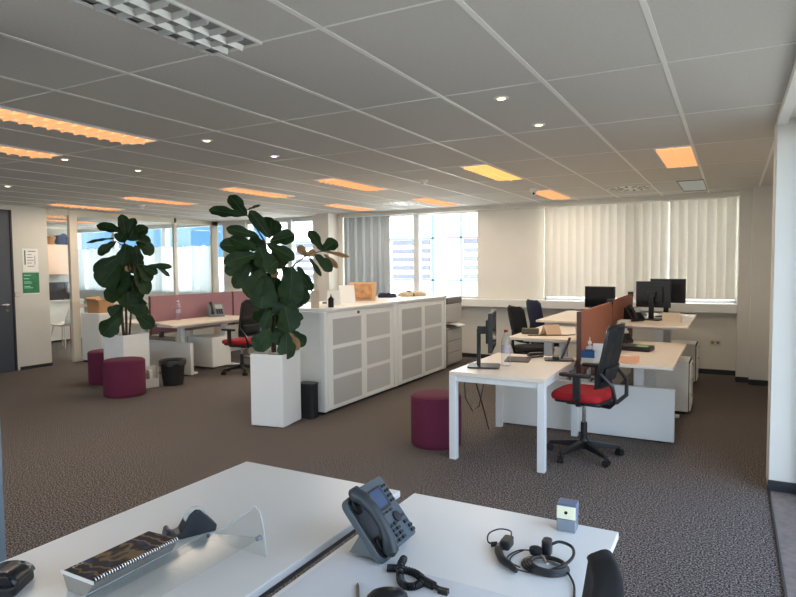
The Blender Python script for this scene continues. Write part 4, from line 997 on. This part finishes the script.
# desk calendar (flat wedge lying on the desk)
t = thing('desk_calendar', 'dark spiral desk calendar lying on the left white desk', 'calendar', (-1.525, 1.13, Z))
def calmat():
    m = bpy.data.materials.new('calendar_cover'); m.use_nodes = True; nt = m.node_tree; L = nt.links; b = nt.nodes['Principled BSDF']
    b.inputs['Roughness'].default_value = .6; b.inputs['Specular IOR Level'].default_value = .2
    tc = nt.nodes.new('ShaderNodeTexCoord'); mp = nt.nodes.new('ShaderNodeMapping'); L.new(tc.outputs['Object'], mp.inputs[0]); mp.inputs['Scale'].default_value = (16, 9, 16)
    wv = nt.nodes.new('ShaderNodeTexWave'); wv.wave_type = 'RINGS'; wv.inputs['Scale'].default_value = 1.3; wv.inputs['Distortion'].default_value = 6; wv.inputs['Detail'].default_value = 3
    L.new(mp.outputs[0], wv.inputs[0])
    r = nt.nodes.new('ShaderNodeValToRGB'); e = r.color_ramp.elements
    e[0].position = .6; e[0].color = lin((38, 33, 36)) + (1,); e[1].position = .95; e[1].color = lin((116, 92, 62)) + (1,)
    x = e.new(.82); x.color = lin((74, 58, 48)) + (1,)
    n = nt.nodes.new('ShaderNodeTexNoise'); n.inputs['Scale'].default_value = 22; L.new(tc.outputs['Object'], n.inputs[0])
    r2_ = nt.nodes.new('ShaderNodeValToRGB'); r2_.color_ramp.elements[0].position = .52; r2_.color_ramp.elements[1].position = .66; r2_.color_ramp.elements[1].color = lin((44, 52, 84)) + (1,); r2_.color_ramp.elements[0].color = (0, 0, 0, 1)
    L.new(n.outputs['Fac'], r2_.inputs[0])
    mx = nt.nodes.new('ShaderNodeMixRGB'); mx.blend_type = 'LIGHTEN'; mx.inputs[0].default_value = 1
    L.new(wv.outputs['Fac'], r.inputs[0]); L.new(r.outputs[0], mx.inputs[1]); L.new(r2_.outputs[0], mx.inputs[2]); L.new(mx.outputs[0], b.inputs['Base Color'])
    return m
hl = .143; CZt = .05
MB().prism([(-.068, -hl, CZt-.004), (.066, -hl, CZt), (.066, -hl, CZt+.003), (-.068, -hl, CZt-.001)], (0, 2*hl, 0)).build('cover', calmat(), t, smooth=False)
MB().prism([(-.066, -hl+.002, CZt-.006), (.066, -hl+.002, CZt-.002), (.03, -hl+.002, .0), (-.045, -hl+.002, .0)], (0, 2*hl-.004, 0)).build('card_stand', mat('grey_board', (158, 150, 140), .7), t, smooth=False)
MB().box(-.07, .07, -hl-.001, -hl+.001, CZt-.006, CZt+.004).build('white_edge', M_paper, t, smooth=False)
sp = MB()
for k in range(34):
    y = -hl+.008+k*(2*hl-.016)/33
    sp.tube([(.064+.007*math.cos(q), y, CZt+.002+.007*math.sin(q)) for q in [2*PI*j/8 for j in range(8)]], .0014, 5, True)
sp.build('spiral_binding', M_chrome, t)
def text(parent, s, size, M_, m, name='lettering'):
    cu = bpy.data.curves.new(name, 'FONT'); cu.body = s; cu.size = size; cu.extrude = .0003
    tmp = bpy.data.objects.new('tmp', cu); COL.objects.link(tmp); bpy.context.view_layer.update()
    me = bpy.data.meshes.new_from_object(tmp.evaluated_get(bpy.context.evaluated_depsgraph_get())); bpy.data.objects.remove(tmp)
    me.materials.clear(); me.materials.append(m)
    o = bpy.data.objects.new(name, me); COL.objects.link(o); o.parent = parent; o.matrix_local = M_
text(t, 'ZA2', .02, T(-.052, -hl+.022, CZt+.0016) @ Rz(PI/2), mat('silver_print', (190, 180, 170), .5))

# tape dispenser
def tape_dispenser(loc, rz, label):
    t = thing('tape_dispenser', label, 'tape dispenser', loc, rz, 'black tape dispensers on the left desk')
    prof = [(-.08, 0), (.078, 0), (.08, .014), (.074, .036), (.064, .038), (.05, .018), (.03, .022), (.0, .07), (-.018, .082), (-.034, .078), (-.085, .02)]
    MB().prism([(x, -.028, z) for x, z in prof], (0, .056, 0)).build('body', M_dark if 0 else mat('charcoal_plastic', (40, 44, 50), .4), t, bevel=.004)
    MB().cyl((-.02, -.012, .052), (-.02, .012, .052), .034, n=24).build('tape_roll', mat('tape', (206, 206, 200), .3), t)
    MB().box(.062, .07, -.014, .014, .03, .037).build('cutter', M_chrome, t)
    return t
tape_dispenser((-1.55, 1.395, Z), -2.05, 'black tape dispenser beside the calendar and acrylic stand')
t = thing('black_puncher', 'rounded black desk punch cut off at the lower left corner', 'hole punch', (-1.735, .915, Z), .55)
MB().rbox(-.055, .055, -.06, .06, 0, .03, .02).build('base', M_black, t, bevel=.006)
MB().grid(lambda u, v: (.052*math.cos(PI*u), -.05+.1*v, .026+.034*math.sin(PI*u)*(1-.3*v)), 14, 6).build('lever', mat('glossy_black', (28, 34, 40), .2), t, thick=.01)
MB().prism([(-.05, -.05, .028), (.05, -.05, .028), (.04, -.062, .06), (-.04, -.062, .06)], (0, .006, 0)).build('front_plate', M_black, t)

# acrylic holder
t = thing('acrylic_holder', 'clear acrylic document holder with fan-shaped side on the left desk', 'document holder', (0, 0, 0))
MB().prism([(-1.452, 1.385, .745), (-1.25, 1.385, .89), (-1.236, 1.385, .872), (-1.228, 1.385, .84), (-1.215, 1.385, .742), ], (0, .005, 0)).build('side_plate', M_acryl, t, smooth=False)
MB().tube([(-1.452, 1.388, .75), (-1.255, 1.388, .889), (-1.24, 1.388, .88), (-1.228, 1.388, .84), (-1.215, 1.388, .743)], .0022, 5).build('side_edge', M_acedge, t)
MB().prism([(-1.455, .86, .765), (-1.455, 1.384, .765), (-1.24, 1.384, .793), (-1.24, .86, .793)], (0, 0, .004)).build('document_plate', M_acryl, t, smooth=False)
MB().tube([(-1.455, .86, .768), (-1.455, 1.384, .768), (-1.24, 1.384, .796)], .0018, 5).build('plate_edge', M_acedge, t)
MB().prism([(-1.455, .86, .742), (-1.455, 1.384, .742), (-1.455, 1.384, .766), (-1.455, .86, .766)], (.004, 0, 0)).build('rear_lip', M_acryl, t, smooth=False)
for (x, z) in ((-1.447, .762), (-1.243, .795)):
    MB().cyl((x, 1.378, z), (x, 1.392, z), .0075, n=14).build('bolt', M_gmetal, t)

# grey desk telephone (faces +X)
t = thing('desk_telephone', 'large grey telephone with handset and blue display on the front desk', 'telephone', (-.95, 1.6, Z+.009))
t.scale = (.87, .87, .87)
ang = math.radians(50)
def PF(s_, y, n=0):   # s_: up the face, y along the width, n: out of the face
    return Vector((.09-s_*math.cos(ang)+n*math.sin(ang), y, .015+s_*math.sin(ang)+n*math.cos(ang)))
Mf = Matrix(((0, -math.cos(ang), math.sin(ang), .09), (1, 0, 0, 0), (0, math.sin(ang), math.cos(ang), .015), (0, 0, 0, 1)))   # local (y, s, n)
MB().rbox(-.045, .13, 0, .245, -.024, 0, .018, M=Mf).build('body', mat('phone_grey', (80, 88, 93), .42), t, bevel=.004)
MB().rbox(-.125, -.045, -.01, .235, -.03, -.004, .03, M=Mf).build('handset_rest', mat('phone_grey', (80, 88, 93), .42), t, bevel=.004)
MB().box(-.025, .085, .13, .215, 0, .004, Mf).build('display_bezel', M_black, t, bevel=.002)
MB().box(-.012, .072, .142, .207, .004, .0055, Mf).build('display', M_lcd, t, smooth=False)
k = MB()
for i in range(2):
    for j in range(4): k.rbox(.095+i*.015, .105+i*.015, .14+j*.02, .15+j*.02, 0, .006, .004, 3, Mf)
for j in range(4): k.rbox(-.012+j*.024, .004+j*.024, .116, .124, 0, .005, .003, 3, Mf)
for i in range(3):
    for j in range(4): k.rbox(-.02+i*.028, -.0+i*.028, .012+j*.018, .024+j*.018, 0, .006, .004, 3, Mf)
k.lathe([(.001, .0), (.02, 0), (.02, .006), (.001, .008)], (0, 0, 0), 16)
for i in range(len(k.v)-16*4, len(k.v)): k.v[i] = tuple(Mf @ (Vector(k.v[i])+Vector((.075, .088, 0))))
for (a, b) in ((.1, .05), (.1, .075), (.112, .03), (.112, .012)): k.rbox(a-.008, a+.012, b, b+.012, 0, .006, .004, 3, Mf)
k.build('keys', M_black, t)
hs = MB()
pts = [(.235, .01), (.232, .022), (.2, .042), (.15, .052), (.1, .052), (.05, .042), (.012, .022), (.005, .01)]
def hsec(i):
    s_, n_ = pts[i]; return Mf @ Vector((-.085, s_, n_))
hs.tube([hsec(i) for i in range(8)], [.02, .028, .024, .02, .02, .024, .028, .02], 14)
hs.build('handset', mat('phone_dark', (50, 56, 60), .4), t)
MB().rbox(-.118, -.052, .0, .225, -.004, .002, .028, 5, Mf).build('cradle_recess', M_black, t)
for a_, b_ in ((.02, .075), (.165, .22)): MB().rbox(-.11, -.06, a_, b_, .002, .014, .02, 4, Mf).build('handset_cup', M_black, t)
MB().prism([PF(.2, -.09, -.024), PF(.2, .1, -.024), PF(.05, .1, -.024), PF(.05, -.09, -.024)], (-.012, 0, -.01)).build('rear_cover', mat('phone_dark', (50, 56, 60), .4), t)
MB().prism([(-.06, -.1, .0), (.075, -.1, .0), (.0, -.1, .1)], (0, .21, 0)).build('foot_wedge', mat('phone_foot', (110, 114, 116), .45), t, bevel=.003)

# coiled cord + connector
def coil(path, r, turns, wr, n=10):
    pts = []; L_ = len(path); N = turns*n
    P_ = [Vector(p) for p in path]
    def at(t_):
        f = t_*(L_-1); i = min(int(f), L_-2); q = f-i
        p0, p1, p2, p3 = P_[max(i-1, 0)], P_[i], P_[i+1], P_[min(i+2, L_-1)]
        return .5*((2*p1)+(p2-p0)*q+(2*p0-5*p1+4*p2-p3)*q*q+(3*p1-p0-3*p2+p3)*q**3)
    for k_ in range(N+1):
        u = k_/N; c_ = at(u); d_ = (at(min(1, u+.01))-at(max(0, u-.01))).normalized(); a_ = d_.cross(Vector((0, 0, 1))).normalized(); b_ = d_.cross(a_)
        pts.append(c_+(a_*math.cos(2*PI*k_/n)+b_*math.sin(2*PI*k_/n))*r)
    return MB().tube(pts, wr, 5)
t = thing('coiled_cord', 'black coiled telephone cord looping on the front desk with its connector', 'cord', (0, 0, Z))
zc = .011
coil([(-.848, 1.479, .012), (-.831, 1.488, .012), (-.804, 1.495, .011), (-.764, 1.491, .011), (-.73, 1.465, .012), (-.735, 1.431, .011), (-.758, 1.42, .011), (-.787, 1.442, .012), (-.811, 1.488, .024), (-.826, 1.535, .02)], .0085, 44, .0034).build('coil', M_black, t)
MB().cyl((-.73, 1.466, .012), (-.69, 1.453, .012), .013, .012, 12).cyl((-.69, 1.453, .012), (-.66, 1.447, .009), .007, .006, 10).box(-.672, -.645, 1.437, 1.453, .002, .016).build('connector', M_black, t)

# desk mat, pen, black mouse
tag(MB().rbox(-.34, .35, -.62, 0, 0, .003, .006).build('desk_mat', mat('white_mat', (226, 226, 226), .18, noise=.01), loc=(-.70+.0, 1.515, Z), rz=0), 'glossy white desk mat under the telephone connector', 'desk mat')
t = thing('ballpoint_pen', 'short silver and black pen at the bottom edge beside the telephone', 'pen', (-.855, 1.33, Z+.006), 2.14)
MB().cyl((-.07, 0, 0), (.04, 0, 0), .005, n=10).build('barrel', mat('pen_brown', (96, 84, 74), .3), t)
MB().cyl((.04, 0, 0), (.06, 0, 0), .005, .001, 10).build('tip', M_black, t)
t = thing('computer_mouse', 'black computer mouse cut off by the bottom edge', 'mouse', (-.765, 1.33, Z+.003), .6)
def ms(u, v):
    a = 2*PI*u; r_ = [1, 1, .95, .75, .4, .001][round(v*5)]; z_ = [0, .012, .024, .034, .038, .039][round(v*5)]
    return (.055*r_*math.cos(a), .034*r_*math.sin(a), z_)
MB().grid(ms, 24, 6, True).build('shell', M_black, t)
MB().cyl((.03, -.003, .03), (.03, .003, .03), .011, n=12).build('wheel', M_dark, t)

# pencil sharpener
t = thing('pencil_sharpener', 'small cube pencil sharpener, white front, blue body, on the desk corner', 'pencil sharpener', (-.463, 2.0, Z), .06)
MB().box(-.03, .03, -.022, .04, 0, .042).build('drawer', mat('smoky_plastic', (128, 136, 146), .2), t, bevel=.003)
MB().box(-.031, .031, -.02, .04, .042, .09).build('housing', mat('blue_plastic', (84, 104, 136), .3), t, bevel=.003)
MB().box(-.03, .03, -.026, -.02, .044, .086).build('faceplate', mat('ivory_plastic', (236, 234, 204), .4), t, bevel=.002)
MB().cyl((0, -.0262, .066), (0, -.027, .066), .0055, n=14).build('pencil_hole', M_blackm, t)

# headset
def smooth(path, n=6):
    P_ = [Vector(p) for p in path]; out = []
    for i in range(len(P_)-1):
        p0, p1, p2, p3 = P_[max(i-1, 0)], P_[i], P_[i+1], P_[min(i+2, len(P_)-1)]
        for k in range(n):
            q = k/n; out.append(.5*((2*p1)+(p2-p0)*q+(2*p0-5*p1+4*p2-p3)*q*q+(3*p1-p0-3*p2+p3)*q**3))
    return out+[P_[-1]]
t = thing('wired_headset', 'black wired headset lying in a tangle on the front desk', 'headset', (-.5, 1.74, Z))
MB().tube(smooth([(.03, .05, .03), (.06, .06, .045), (.1, .045, .045), (.115, .0, .04), (.1, -.045, .03), (.06, -.07, .014)]), .0045, 8).build('headband', M_black, t)
MB().lathe([(.001, 0), (.016, 0), (.02, .008), (.018, .018), (.001, .022)], (.0, .02, .012), 18).build('ear_cushion', M_blackm, t)
MB().rbox(.012, .04, .03, .07, .004, .05, .012).build('ear_hinge', M_black, t, bevel=.004)
MB().tube(smooth([(-.105, .01, .02), (-.1, -.025, .02), (-.075, -.065, .016), (-.045, -.085, .014), (-.02, -.105, .012)]), [.011+.003*math.sin(k/24*3.1)-.004*(k/24) for k in range(25)], 10).build('control_box', M_black, t)
MB().rbox(-.105, -.075, -.005, .05, .012, .04, .008).build('clip', M_black, t, bevel=.004)
MB().tube(smooth([(-.085, .05, .035), (-.1, .085, .036), (-.14, .095, .03), (-.165, .07, .02), (-.155, .035, .01), (-.13, .03, .008), (-.11, .025, .016), (-.1, .01, .02)]), .0024, 6).cyl((-.142, .025, .008), (-.125, .035, .009), .008, n=8).build('microphone_boom', M_black, t)
cb_ = MB()
for k_ in range(4):
    cx, cy, ra, rb_ = .042+.004*k_, -.03-.003*k_, .066-.006*k_, .052-.004*k_
    cb_.tube([(cx+ra*math.cos(2*PI*q/30), cy+rb_*math.sin(2*PI*q/30), .006+.005*k_) for q in range(30)], .0042, 6, True)
cb_.tube(smooth([(-.02, .035, .012), (-.05, .02, .012), (-.07, -.02, .008), (-.06, -.06, .008), (-.02, -.085, .006), (.05, -.085, .006)]), .0022, 6)
cb_.tube(smooth([(-.04, .03, .01), (-.06, -.01, .007), (-.055, -.05, .006), (-.02, -.07, .006)]), .0022, 6)
cb_.tube(smooth([(.09, -.02, .012), (.115, -.05, .008), (.14, -.1, .006), (.155, -.17, .005), (.165, -.24, .005)]), .0032, 6)
cb_.build('cable', M_black, t)
MB().bar((.035, -.03, .034), (.06, -.07, .034), .007, .005).build('metal_slider', M_chrome, t)
